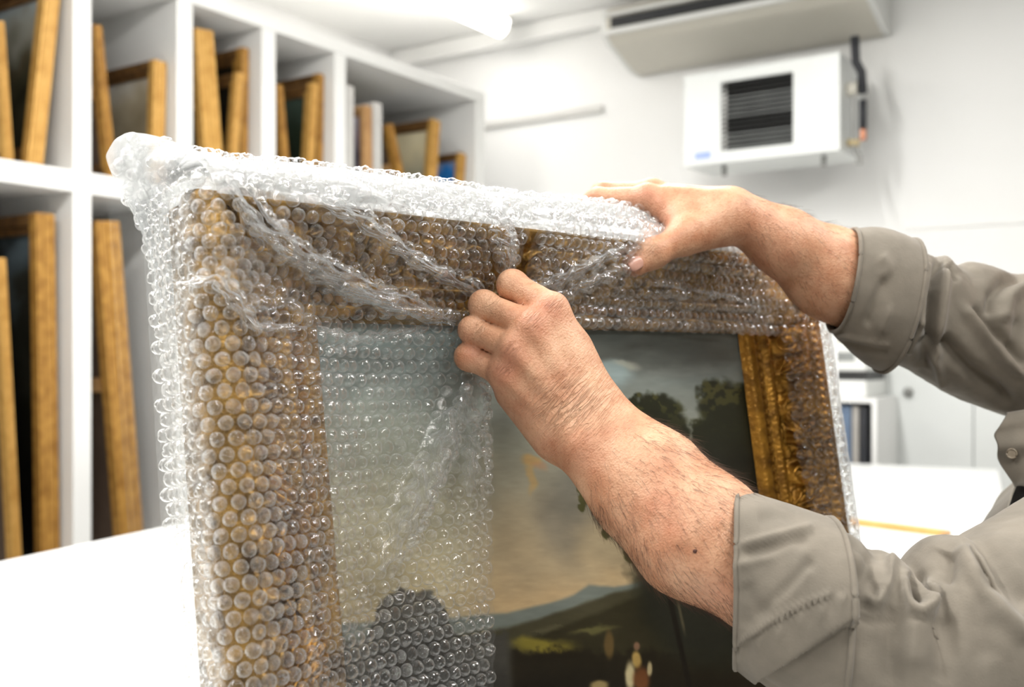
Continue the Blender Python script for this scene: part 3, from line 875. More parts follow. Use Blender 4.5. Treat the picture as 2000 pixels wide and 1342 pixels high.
BUB = []
def bubble_mesh(seed, seg=14):
    r_ = np.random.default_rng(seed)
    prof = [(1.0, -.06), (.985, .30), (.93, .56), (.80, .78), (.55, .92), (.27, .97)]
    V = []
    ph = r_.random(4) * 6.28; dent = r_.random() * .5 * (seed % 3 == 0)
    da = r_.random() * 6.28
    for i, (r, z) in enumerate(prof):
        for k in range(seg):
            t = 2 * math.pi * k / seg
            rr_ = r * (1 + .03 * math.sin(2 * t + ph[0]) + (.03 * math.sin(3 * t + ph[1]) if i else 0))
            zz = z + (0 if i < 1 else (.07 * math.sin(2 * t + ph[2]) * z + .05 * math.sin(3 * t + ph[3]) * z)) - dent * z * max(0, r * math.cos(t - da))
            V.append((rr_ * math.cos(t), rr_ * math.sin(t), zz))
    V.append((0, 0, .93 - dent * .3))
    f4, f3 = [], []
    for i in range(len(prof) - 1):
        for k in range(seg):
            k2 = (k + 1) % seg
            f3 += [(i * seg + k, i * seg + k2, (i + 1) * seg + k2), (i * seg + k, (i + 1) * seg + k2, (i + 1) * seg + k)]
    e = (len(prof) - 1) * seg
    for k in range(seg): f3.append((e + k, e + (k + 1) % seg, e + seg))
    return np.array(V), np.array(f3)
VAR = [bubble_mesh(i) for i in range(9)]
VARM = []
for i, (v_, f_) in enumerate(VAR):
    me = mesh_np('bubble', v_, f_); me.materials.append(M['bubble'])
    me.polygons.foreach_set('use_smooth', [True] * len(me.polygons)); VARM.append(me)

bw = empty('bubble_wrap', tuple(float(x) for x in Lp(.25, -SH_ - MBt, 0)))
tag(bw, 'clear bubble wrap being folded around the gilt framed painting', 'bubble wrap')
def sheet(G, name='film', bubbles=True, fm='film', ref=.5, off=(0., 0.), keep=None, flipn=None, pitch=.0106):
    """G (rows, columns, 3): a sheet of film with its bubbles on the outer side"""
    nu, nv = G.shape[:2]
    N = grid_normals(G)
    c = G[nu // 2, nv // 2]
    if flipn is None:
        i_, j_ = nu // 2, int(nv * ref)
        flipn = N[i_, j_].dot(CAM - G[i_, j_]) < 0
    if flipn: N = -N
    me = mesh_np(name, G.reshape(-1, 3), grid_q(nu, nv, flip=flipn))
    obj(name, me, M[fm], bw, smooth=True, world=True)
    if not bubbles: return
    lu = np.concatenate([[0], np.cumsum(np.linalg.norm(np.diff(G, axis=0), axis=-1).mean(1))])
    lv = np.concatenate([[0], np.cumsum(np.linalg.norm(np.diff(G, axis=1), axis=-1).mean(0))])
    rows = np.arange(.006 + off[0], lu[-1] - .004, pitch * .95)
    for i, u in enumerate(rows):
        for v in np.arange(.006 + off[1] + (i % 2) * pitch / 2, lv[-1] - .004, pitch):
            uu = np.interp(u, lu, np.arange(nu)); vv = np.interp(v, lv, np.arange(nv))
            a, b = min(int(uu), nu - 2), min(int(vv), nv - 2); fa, fb = uu - a, vv - b
            W = ((1 - fa) * (1 - fb), (1 - fa) * fb, fa * (1 - fb), fa * fb)
            ix = ((a, b), (a, b + 1), (a + 1, b), (a + 1, b + 1))
            p = sum(w_ * G[q] for w_, q in zip(W, ix)); n = sum(w_ * N[q] for w_, q in zip(W, ix)); n /= np.linalg.norm(n)
            du = G[a + 1, b] - G[a, b]
            # spacing in this place, so that stretched or gathered film keeps its bubbles apart
            BUB.append((p, n, du, pitch))
def cr(xs, ys, x): return np.interp(x, xs, ys)
def smooth_cols(A, it=3):
    for _ in range(it):
        A[:, 1:-1] = .25 * A[:, :-2] + .5 * A[:, 1:-1] + .25 * A[:, 2:]
    return A
def nbase(q): return np.interp(q, [-2, -.5, -.15, 0, .25, .5, .75, .9, 1.0, 1.1], [.016, .016, .019, .024, .032, .042, .051, .0545, .053, .049])
def resample(pl, n):
    """even points along a polyline (k, d)"""
    pl = np.asarray(pl, float)
    l = np.concatenate([[0], np.cumsum(np.linalg.norm(np.diff(pl, axis=0), axis=1))])
    x = np.linspace(0, l[-1], n)
    return np.stack([np.interp(x, l, pl[:, k]) for k in range(pl.shape[1])], -1)
wav = lambda s, t, k: (fbm(s * 38 + k, t * 38, k * 3.1, 3) - .5)

# --- left panel: over the picture, over the left moulding, round the side, out to the seam
fl_px = [(276, 430), (300, 520), (310, 600), (316, 700), (327, 800), (336, 900), (344, 1000), (354, 1150), (364, 1342)]
fl = np.array([st(x, y, -.030) for x, y in fl_px])[::-1]
rows = np.linspace(.083, -.425, 170)
G = []
for t in rows:
    se = cr([-.43, -.273, -.109, -.054, 0, .03, .085], [.10, .118, .138, .145, .152, .16, .172], t) + .0012 * math.sin(t * 420)
    ss = np.linspace(se, -ML - .004, 80)
    q = np.maximum(-ss / ML, t / MT)
    nn = nbase(q) + .006 * wav(ss, t, 3.)
    sf = cr(fl[:, 1], fl[:, 0], t) + .003 * math.sin(t * 300) * math.sin(t * 71)
    bl = .004 * (vnoise(t * 60, 3.) - .5)
    left = [(-ML - .007, .049), (-ML - .010, .042), (-ML - .011 + bl, .03), (-ML - .009 - bl, .0), (-ML - .007, -.016), (-ML - .008, -.024), (min(sf, -ML - .010), -.030)]
    pl = np.concatenate([np.stack([ss, nn], -1), np.array(left)])
    G.append(resample(pl, 120))
G = smooth_cols(np.array(G), 2)
Gw = Lp(G[..., 0], np.broadcast_to(rows[:, None], G.shape[:2]), G[..., 1])
fL = [([(452, 360), (500, 450), (600, 520), (720, 580), (880, 632)], 15, .020),
      ([(470, 420), (560, 520), (660, 575), (800, 615)], 12, .006),
      ([(560, 380), (690, 430), (800, 505), (900, 560), (940, 590)], 10, .016),
      ([(640, 470), (760, 500), (860, 540)], 30, -.006),
      ([(915, 755), (872, 850), (815, 960), (740, 1120)], 24, .019),
      ([(905, 740), (918, 850), (925, 960)], 20, .014),
      ([(890, 800), (870, 920), (820, 1060)], 16, -.005),
      ([(640, 700), (760, 672), (900, 650)], 14, .006),
      ([(974, 420), (982, 480), (978, 540)], 9, .012),
      ([(470, 620), (560, 600), (600, 640)], 12, .005),
      ([(350, 560), (420, 545), (480, 620)], 14, .005),
      ([(350, 1020), (385, 1080), (420, 1180)], 14, .007)]
Gw = relief(Gw, np.broadcast_to(en, Gw.shape), fL)
sheet(Gw, 'left_film')

# --- top: from the front moulding over the ridge to the back
sil = [(330, 300), (440, 320), (560, 328), (700, 345), (850, 365), (1000, 390), (1100, 396), (1200, 408), (1330, 440), (1440, 465), (1540, 480)]
sl = np.array([st(x, y, .012) for x, y in sil])
cols = np.linspace(-ML + .004, SW_ + MR + .006, 220)
T = []
for s in cols:
    tt = cr(sl[:, 0], sl[:, 1], s) + .002 * (vnoise(s * 70, 8.) - .5)
    pl = [(.074, .0535), (.082, .052), (.089, .046), (max(tt - .001, .095), .030), (tt + .001, .012), (max(tt - .004, .09), -.012), (.086, -.036), (.06, -.042)]
    T.append(resample(pl, 44))
T = smooth_cols(np.array(T), 4)
Tw = Lp(np.broadcast_to(cols[:, None], T.shape[:2]), T[..., 0], T[..., 1] + .004 * wav(cols[:, None], T[..., 0], 5.))
Tw = relief(Tw, np.broadcast_to(en, Tw.shape), [([(974, 400), (978, 440), (984, 500)], 9, .012), ([(640, 350), (760, 400), (840, 450)], 10, .006)])
sheet(Tw, 'top_film', fm='film_fold', ref=.12)
# a second turn of the wrap lies under the first along the ridge
T2 = Lp(np.broadcast_to(cols[:, None], T.shape[:2]), T[..., 0] - .004, T[..., 1] - .003)
sheet(T2, 'inner_top_film', fm='film_fold', ref=.12, off=(.004, .003))

# --- ear of spare film at the upper left corner, two layers
out_px = [(310, 600), (298, 520), (268, 430), (226, 345), (211, 300), (224, 272), (243, 262), (285, 263), (330, 268), (385, 290), (440, 320), (520, 328)]
out_n = [-.030, -.030, -.032, -.034, -.034, -.032, -.03, -.026, -.022, -.012, .0, .01]
in_px = [(350, 600), (340, 520), (332, 450), (330, 410), (330, 385), (333, 372), (340, 362), (355, 354), (378, 350), (410, 348), (450, 348), (520, 360)]
in_n = [-.02, -.02, -.02, -.018, -.016, -.014, -.01, .0, .012, .03, .045, .05]
def px_line(px, nn, n):
    w_ = np.array([Lp(*st(x, y, h), h) for (x, y), h in zip(px, nn)])
    k = np.linspace(0, len(px) - 1, n)
    r = np.stack([np.interp(k, np.arange(len(px)), w_[:, i]) for i in range(3)], -1)
    for _ in range(2): r[1:-1] = .25 * r[:-2] + .5 * r[1:-1] + .25 * r[2:]
    return r
A_, B_ = px_line(out_px, out_n, 90), px_line(in_px, in_n, 90)
for off_, nm in ((.0, 'ear_film'), (-.006, 'ear_back_film')):
    f = np.linspace(0, 1, 36)[None, :, None]
    E_ = A_[:, None] * (1 - f) + B_[:, None] * f
    E_ = E_ + en * (off_ * (np.sin(np.pi * np.clip(f, 0, 1)) * .8 + .2) + .004 * np.sin(f * 9 + np.linspace(0, 14, 90)[:, None, None]))
    sheet(E_, nm, fm='film_fold', off=(0, .0) if off_ == 0 else (.005, .004))

# --- flap over the top moulding at the right
rows = np.linspace(.086, 0, 60)
colsF = np.linspace(.168, SW_ + MR + .004, 150)
tb_ = cr([.15, .248, .4, .595, .62], [-.004, -.0065, -.007, -.0085, -.0085], colsF) + .0010 * np.sin(colsF * 420)
f = np.linspace(0, 1, 60)[:, None]
Tt = .086 * (1 - f) + tb_[None] * f
q = np.maximum(Tt / MT, (colsF[None] - SW_) / MR)
nn = np.maximum(nbase(q), .030) + .004 + .004 * wav(colsF[None] + 0 * Tt, Tt, 9.)
wr = []
for i in range(60):
    pl = np.concatenate([np.stack([colsF, Tt[i], nn[i]], -1),
                         [(SW_ + MR + .009, Tt[i, -1], .047), (SW_ + MR + .012, Tt[i, -1], .03), (SW_ + MR + .012, Tt[i, -1], -.02), (SW_ + MR + .022, Tt[i, -1], -.042), (SW_ + MR + .034, Tt[i, -1], -.048)]])
    wr.append(resample(pl, 190))
wr = np.array(wr)
Fw = Lp(wr[..., 0], wr[..., 1], wr[..., 2])
fF = [([(985, 602), (1110, 538), (1228, 480)], 10, .014), ([(1040, 600), (1130, 560), (1212, 526)], 9, .012), ([(1010, 585), (1110, 545), (1240, 488)], 9, -.006),
      ([(990, 440), (1130, 428), (1275, 452)], 24, .013), ([(1250, 560), (1350, 580), (1470, 604)], 11, .010), ([(1290, 520), (1400, 535), (1500, 560)], 18, -.004),
      ([(974, 420), (982, 480), (978, 540)], 10, .010), ([(1000, 470), (1010, 530), (1000, 580)], 9, .006)]
Fw = relief(Fw, np.broadcast_to(en, Fw.shape), fF)
sheet(Fw, 'flap_film', off=(.003, .002))

# --- strip down the right moulding
lp = np.array([st(x, y, .036) for x, y in [(1524, 640), (1530, 660), (1546, 780), (1560, 880), (1576, 970), (1610, 1180), (1640, 1342)]])[::-1]
fr = np.array([st(x, y, -.045) for x, y in [(1612, 640), (1618, 690), (1634, 800), (1642, 900), (1650, 1000), (1690, 1342)]])[::-1]
rows = np.linspace(-.004, -.425, 130)
S_ = []
for t in rows:
    s0 = cr(lp[:, 1], lp[:, 0], t) + .0012 * math.sin(t * 300); s1 = max(cr(fr[:, 1], fr[:, 0], t), SW_ + MR + .03)
    ss = np.linspace(s0, SW_ + MR + .003, 20)
    nn = nbase((ss - SW_) / MR) + .004 * wav(ss, t, 12.)
    pl = np.concatenate([np.stack([ss, nn], -1), [(SW_ + MR + .008, .047), (SW_ + MR + .011, .03), (SW_ + MR + .011, -.02), (SW_ + MR + .018, -.038), (s1, -.047)]])
    S_.append(resample(pl, 48))
S_ = smooth_cols(np.array(S_), 2)
sheet(Lp(S_[..., 0], np.broadcast_to(rows[:, None], S_.shape[:2]), S_[..., 1]), 'right_film')
# --- ribbed seam standing out behind the right moulding
La = np.array([(1588, 590), (1598, 680), (1608, 780), (1620, 860), (1636, 940), (1647, 1010), (1668, 1160), (1690, 1342)], float)
Ra = np.array([(1622, 590), (1636, 680), (1640, 780), (1643, 860), (1650, 940), (1658, 1010), (1680, 1160), (1704, 1342)], float)
k_ = np.linspace(0, 1, 140)
li = lambda A: np.stack([np.interp(k_, np.linspace(0, 1, len(A)), A[:, c]) for c in (0, 1)], -1)
La, Ra = li(La), li(Ra)
G = np.zeros((140, 16, 3))
for i in range(140):
    for j in range(16):
        f = j / 15; x, y = La[i] * (1 - f) + Ra[i] * f
        h = -.036 - .008 * f + .0022 * math.sin(i * 1.05) * f
        s, t = st(x, y, h); G[i, j] = Lp(s, t, h)
sheet(G, 'seam_film', fm='film_fold')
# --- back sheet behind the frame
bs_ = np.linspace(-ML - .03, SW_ + MR + .03, 30); bt_ = np.linspace(.085, -.425, 26)
sheet(Lp(bs_[None, :] + 0 * bt_[:, None], bt_[:, None] + 0 * bs_[None, :], HB - .016 + .003 * wav(bs_[None, :], bt_[:, None], 2.)), 'back_film', bubbles=False)

# --- pleats: film pulled double along the lines of tension
def pleat(px, wd, amp, h0=.0):
    pl = resample(np.array(px, float), 80)
    d = np.gradient(pl, axis=0); nr_ = np.stack([-d[:, 1], d[:, 0]], -1); nr_ /= np.linalg.norm(nr_, axis=1, keepdims=True)
    G = np.zeros((80, 26, 3))
    for i in range(80):
        a = i / 79; tp_ = math.sin(math.pi * min(max(a, .04), .96)) ** .5
        for j in range(26):
            f = -1 + 2 * j / 25
            x, y = pl[i] + nr_[i] * f * wd * tp_ * (1 + .3 * math.sin(i * .55))
            s, t = st(x, y, .045)
            h = float(nbase(max(-s / ML, t / MT, (s - SW_) / MR))) + h0 + .0015
            h += amp * tp_ * (1 - f * f) * (.35 + .9 * float(vnoise(i / 3.5 + j / 6., j / 4., 2.))) + .005 * (float(fbm(i / 4., j / 4., 4., 3)) - .5)
            s, t = st(x, y, h)
            G[i, j] = Lp(s, t, h)
    sheet(G, 'pleat_film', bubbles=False, fm='pleat')
M['pleat'] = film_mat('stretched_pleat_film', .03, .38, .06, .09, .9, 300, 1.9)
for px_, w_, a_, h_ in (([(440, 345), (500, 445), (600, 516), (720, 578), (890, 632)], 24, .014, .002), ([(480, 410), (560, 500), (660, 560), (800, 612)], 14, .010, .001),
                        ([(600, 385), (700, 428), (800, 500), (900, 558), (950, 590)], 15, .011, .002), ([(975, 392), (980, 440), (990, 500), (985, 545)], 22, .010, .004),
                        ([(915, 750), (880, 840), (820, 960), (745, 1115)], 30, .012, .004), ([(908, 745), (925, 850), (915, 970)], 20, .010, .004),
                        ([(975, 608), (1110, 540), (1222, 482)], 13, .012, .006), ([(1040, 602), (1130, 560), (1205, 528)], 11, .010, .006),
                        ([(620, 640), (700, 664), (840, 640)], 12, .006, .003), ([(330, 560), (420, 545), (500, 640), (600, 640)], 13, .008, .002)):
    pleat(px_, w_, a_, h_)

# --- bubbles: the largest 300 in view are parts of their own, the rest one part
def build_bubbles():
    sz = []
    info = []
    for k, (p, n, du, pitch) in enumerate(BUB):
        x, y = proj(p)
        face = n.dot((CAM - p) / np.linalg.norm(CAM - p))
        inv = (0 < x < 2000) and (0 < y < 1342)
        hid = (x > 1090 and y > 640 and x < 1500) or (900 < x < 1130 and 540 < y < 860)
        sz.append((max(face, 0) / p[1] ** 2) if inv and not hid else 0.)
    big = set(np.argsort(-np.array(sz))[:300].tolist())
    r_ = np.random.default_rng(3)
    VV, FF, base = [], [], 0
    for k, (p, n, du, pitch) in enumerate(BUB):
        tx = du - n * du.dot(n); tx = tx / (np.linalg.norm(tx) + 1e-9); ty = np.cross(n, tx)
        a = r_.random() * 6.28
        ax, ay = math.cos(a) * tx + math.sin(a) * ty, -math.sin(a) * tx + math.cos(a) * ty
        rad = pitch * .445 * (1 + .05 * (r_.random() - .5)); hg = .0043 * (1 + .3 * (r_.random() - .5)) * (.45 if r_.random() < .07 else 1)
        v = int(r_.integers(0, len(VAR)))
        # a slight tilt keeps the glints from lining up
        nn_ = n + .12 * (r_.random(3) - .5); nn_ /= np.linalg.norm(nn_)
        Mx = np.stack([ax * rad, ay * rad, nn_ * hg], 1)
        if k in big:
            o = bpy.data.objects.new('bubble', VARM[v]); C.objects.link(o)
            o.parent = bw
            mm = Matrix(((Mx[0, 0], Mx[0, 1], Mx[0, 2], p[0]), (Mx[1, 0], Mx[1, 1], Mx[1, 2], p[1]), (Mx[2, 0], Mx[2, 1], Mx[2, 2], p[2]), (0, 0, 0, 1)))
            o.matrix_parent_inverse = basis(bw).inverted() @ mm
        else:
            vv, ff = VAR[v]
            VV.append(vv @ Mx.T + p); FF.append(ff + base); base += len(vv)
    o = obj('bubbles', mesh_np('bubbles', np.concatenate(VV), np.concatenate(FF)), M['bubble'], bw, smooth=True, world=True)
    o['kind'] = 'stuff'
    print('bubbles', len(BUB))
build_bubbles()

# ------------------------------------------------------------------ the person: distance-field body, one continuous skin
class Field:
    def __init__(s, lo, hi, h):
        s.lo = np.asarray(lo, float); s.h = h
        s.n = np.ceil((np.asarray(hi) - s.lo) / h).astype(int) + 1
        s.D = np.full(s.n, .04, np.float32)
    def sub(s, lo, hi):
        a = np.clip(np.floor((lo - s.lo) / s.h).astype(int), 0, s.n - 1)
        b = np.clip(np.ceil((hi - s.lo) / s.h).astype(int) + 1, 1, s.n)
        sl = tuple(slice(x, y) for x, y in zip(a, b))
        ax = [(s.lo[i] + s.h * np.arange(a[i], b[i])) for i in range(3)]
        return sl, ax[0][:, None, None], ax[1][None, :, None], ax[2][None, None, :]
    def cone(s, a, b, ra, rb, k=.004, wide=None, wr=1.0, kfun=None, D=None):
        """round cone a-b; wide: direction in which it is wr times as thick"""
        a, b = np.asarray(a, float), np.asarray(b, float)
        m = max(ra, rb) * max(wr, 1) + k + .006
        sl, x, y, z = s.sub(np.minimum(a, b) - m, np.maximum(a, b) + m)
        ab = b - a; L2 = ab.dot(ab) + 1e-12
        t = np.clip(((x - a[0]) * ab[0] + (y - a[1]) * ab[1] + (z - a[2]) * ab[2]) / L2, 0, 1)
        qx, qy, qz = x - a[0] - t * ab[0], y - a[1] - t * ab[1], z - a[2] - t * ab[2]
        d2 = qx * qx + qy * qy + qz * qz
        if wide is not None:
            w_ = np.asarray(wide, float); w_ = w_ - ab * w_.dot(ab) / L2; w_ /= np.linalg.norm(w_)
            qw = qx * w_[0] + qy * w_[1] + qz * w_[2]
            d2 = np.maximum(d2 - qw * qw * (1 - 1 / wr ** 2), 0)
        d = np.sqrt(d2) - (ra + (rb - ra) * t)
        s.mix(sl, d.astype(np.float32), k)
        return s
    def ball(s, c, r, k=.006, sx=None):
        """ellipsoid: sx = three axis vectors (rows) scaled by radii"""
        c = np.asarray(c, float)
        if sx is None: return s.cone(c, c + 1e-5, r, r, k)
        R_ = np.asarray(sx, float); ln = np.linalg.norm(R_, axis=1)
        m = ln.max() + k + .006
        sl, x, y, z = s.sub(c - m, c + m)
        q = 0
        for ax, l in zip(R_, ln):
            q = q + (((x - c[0]) * ax[0] + (y - c[1]) * ax[1] + (z - c[2]) * ax[2]) / (l * l)) ** 2
        d = (np.sqrt(q) - 1) * ln.min()
        s.mix(sl, d.astype(np.float32), k)
        return s
    def mix(s, sl, d, k):
        o = s.D[sl]
        h = np.maximum(k - np.abs(o - d), 0) / k
        s.D[sl] = np.minimum(o, d) - h * h * k * .25
    def merge(s, other, kfun):
        """union with a field on the same grid, blend width given per place"""
        k = kfun(s); o = s.D; d = other.D
        h = np.maximum(k - np.abs(o - d), 0) / k
        s.D = (np.minimum(o, d) - h * h * k * .25).astype(np.float32)
    def net(s):
        D = s.D; S = D < 0
        n = np.array(D.shape)
        c = np.zeros(n - 1, np.int8)
        for i in (0, 1):
            for j in (0, 1):
                for k in (0, 1):
                    c += S[i:n[0] - 1 + i, j:n[1] - 1 + j, k:n[2] - 1 + k]
        act = np.argwhere((c > 0) & (c < 8))
        idx = -np.ones(n - 1, np.int64); idx[tuple(act.T)] = np.arange(len(act))
        P_ = np.zeros((len(act), 3)); W = np.zeros(len(act))
        cor = [(i, j, k) for i in (0, 1) for j in (0, 1) for k in (0, 1)]
        val = {q: D[act[:, 0] + q[0], act[:, 1] + q[1], act[:, 2] + q[2]].astype(float) for q in cor}
        for q in cor:
            for ax in range(3):
                if q[ax] == 0:
                    r = tuple(1 if i == ax else q[i] for i in range(3))
                    a, b = val[q], val[r]
                    x = (a < 0) != (b < 0)
                    t = a / np.where(x, a - b, 1)
                    p = np.array(q, float)[None] + 0 * t[:, None]; p[:, ax] = t
                    P_[x] += p[x]; W[x] += 1
        V = s.lo + s.h * (act + P_ / W[:, None])
        Q = []
        for ax in range(3):
            o1, o2 = [(1, 2), (2, 0), (0, 1)][ax]
            sa = [slice(None)] * 3; sb = [slice(None)] * 3
            sa[ax] = slice(0, -1); sb[ax] = slice(1, None)
            X = S[tuple(sa)] != S[tuple(sb)]
            e = np.argwhere(X)
            ok = (e[:, o1] > 0) & (e[:, o2] > 0) & (e[:, o1] < n[o1] - 1) & (e[:, o2] < n[o2] - 1)
            e = e[ok]
            ins = S[tuple(e.T)]
            def at(d1, d2):
                f = e.copy(); f[:, o1] -= d1; f[:, o2] -= d2
                return idx[tuple(f.T)]
            q = np.stack([at(1, 1), at(0, 1), at(0, 0), at(1, 0)], 1)
            q[~ins] = q[~ins][:, ::-1]
            Q.append(q)
        return V, np.concatenate(Q)
def mesh_smooth(V, Q, it=2, lam=.5):
    e = np.concatenate([Q[:, [0, 1]], Q[:, [1, 2]], Q[:, [2, 3]], Q[:, [3, 0]]])
    for _ in range(it):
        A = np.zeros_like(V); c = np.zeros(len(V))
        for k in range(3):
            A[:, k] = np.bincount(e[:, 0], V[e[:, 1], k], len(V)) + np.bincount(e[:, 1], V[e[:, 0], k], len(V))
        c = np.bincount(e[:, 0], minlength=len(V)) + np.bincount(e[:, 1], minlength=len(V))
        V = V * (1 - lam) + lam * A / np.maximum(c, 1)[:, None]
    return V
def vert_normals(V, Q):
    fn = np.cross(V[Q[:, 2]] - V[Q[:, 0]], V[Q[:, 3]] - V[Q[:, 1]])
    N = np.zeros_like(V)
    for k in range(4):
        for c in range(3): N[:, c] += np.bincount(Q[:, k], fn[:, c], len(V))
    return N / (np.linalg.norm(N, axis=1, keepdims=True) + 1e-12)

per = empty('person', (.66, .96, 0))
tag(per, 'person in a grey shirt with rolled sleeves pulling bubble wrap over the painting', 'person')

# ---- joints (frame column, frame row, distance)
LW, LM, LC, LE = P(1152, 838, .748), P(1264, 946, .726), P(1360, 1040, .708), P(1650, 1240, .672)
LS = np.array([.55, .80, CZ - .10])
RW, RM, RC, RE = P(1437, 419, .955), P(1532, 474, .966), P(1625, 535, .982), P(1830, 650, 1.03)
RS = np.array([.76, 1.14, CZ - .05])

def near_arm():
    pts = np.array([LW, LM, LC, LE, P(880, 560, .75), P(880, 700, .84), P(1100, 560, .84)])
    lo = pts.min(0) - .06; hi = pts.max(0) + .06
    f = Field(lo, hi, .0017)
    ax = unit(LC - LW)
    wide = np.cross(ax, unit(LW - CAM)); wide = unit(wide)          # across the arm in the picture
    # forearm
    f.cone(LW + ax * .0, LM, .0235, .0320, .01, wide, 1.30)
    f.cone(LM, LC, .0320, .0375, .012, wide, 1.10)
    f.cone(LC, LE, .0375, .034, .02, wide, 1.05)
    f.cone(P(1190, 890, .735), P(1330, 1060, .700), .012, .016, .03)      # belly of the extensor
    f.ball(P(1128, 866, .727), .0085, .016)                              # wrist bone
    # hand
    mc = {'i': P(1078, 604, .7660), 'm': P(1040, 637, .7585), 'r': P(1003, 680, .7600), 'p': P(982, 728, .7680)}
    wrp = {'i': P(1172, 812, .752), 'm': P(1158, 826, .748), 'r': P(1142, 842, .748), 'p': P(1120, 862, .752)}
    for k_, ra, rb in (('i', .0165, .0122), ('m', .0165, .0122), ('r', .0160, .0116), ('p', .0150, .0112)):
        f.cone(wrp[k_], mc[k_], ra, rb, .016)
    f.cone(P(1110, 690, .775), P(1150, 800, .762), .019, .020, .012)      # palm body
    f.cone(P(1030, 700, .783), P(1095, 810, .770), .018, .019, .012)
    f.cone(P(1004, 768, .778), P(1082, 852, .762), .0135, .0165, .014)    # outer edge of the hand
    f.cone(P(1150, 760, .785), P(1090, 650, .800), .0155, .012, .012)     # thumb base, behind
    for k_, r in (('i', .0092), ('m', .0098), ('r', .0086), ('p', .0082)):
        n_ = unit(CAM - mc[k_])
        f.ball(mc[k_] + n_ * .0058, r, .010)                              # knuckles
    for k_, z0 in (('i', 0), ('m', 0), ('r', 0), ('p', 0)):                # tendons on the back of the hand
        n_ = unit(CAM - mc[k_])
        a_ = mc[k_] + n_ * .0108; b_ = wrp[k_] + n_ * .0155
        f.cone(a_, a_ * .45 + b_ * .55 + n_ * .0005, .0036, .0026, .006)
    fing = {
        'i': [(1078, 604, .7660), (1001, 557, .7860), (1012, 588, .814), (1046, 612, .812)],
        'm': [(1040, 637, .7585), (945, 596, .7800), (948, 618, .810), (990, 636, .815)],
        'r': [(1003, 680, .7600), (923, 645, .7790), (928, 660, .808), (975, 672, .812)],
        'p': [(982, 728, .7680), (916, 697, .7820), (922, 702, .808), (965, 708, .812)]}
    rad = {'i': (.0118, .0103, .0090, .0080), 'm': (.0113, .0098, .0090, .0080), 'r': (.0104, .0091, .0084, .0076), 'p': (.0104, .0093, .0082, .0072)}
    for k_ in 'imrp':
        g = Field(lo, hi, .0017)
        J = [P(*q) for q in fing[k_]]
        r = rad[k_]
        for q in range(3): g.cone(J[q], J[q + 1], r[q], r[q + 1], .005)
        n_ = unit(CAM - J[1])
        g.ball(J[1] + n_ * .0012 + unit(J[1] - J[0]) * .0006, r[1] * .98, .006)
        mcp = J[0]
        def kf(s, mcp=mcp):
            x = s.lo[0] + s.h * np.arange(s.n[0]); y = s.lo[1] + s.h * np.arange(s.n[1]); z = s.lo[2] + s.h * np.arange(s.n[2])
            d2 = (x[:, None, None] - mcp[0]) ** 2 + (y[None, :, None] - mcp[1]) ** 2 + (z[None, None, :] - mcp[2]) ** 2
            return (.0010 + .0055 * np.exp(-d2 / .0105 ** 2)).astype(np.float32)
        f.merge(g, kf)
    g = Field(lo, hi, .0017)                                              # thumb pressing from behind
    T = [P(1140, 742, .792), P(1090, 665, .812), P(1035, 622, .826), P(1000, 606, .828)]
    for q, (ra, rb) in enumerate(((.014, .0125), (.0125, .0110), (.0110, .0085))): g.cone(T[q], T[q + 1], ra, rb, .006)
    f.merge(g, lambda s: np.float32(.004))
    V, Q = f.net()
    return mesh_smooth(V, Q, 2, .45), Q

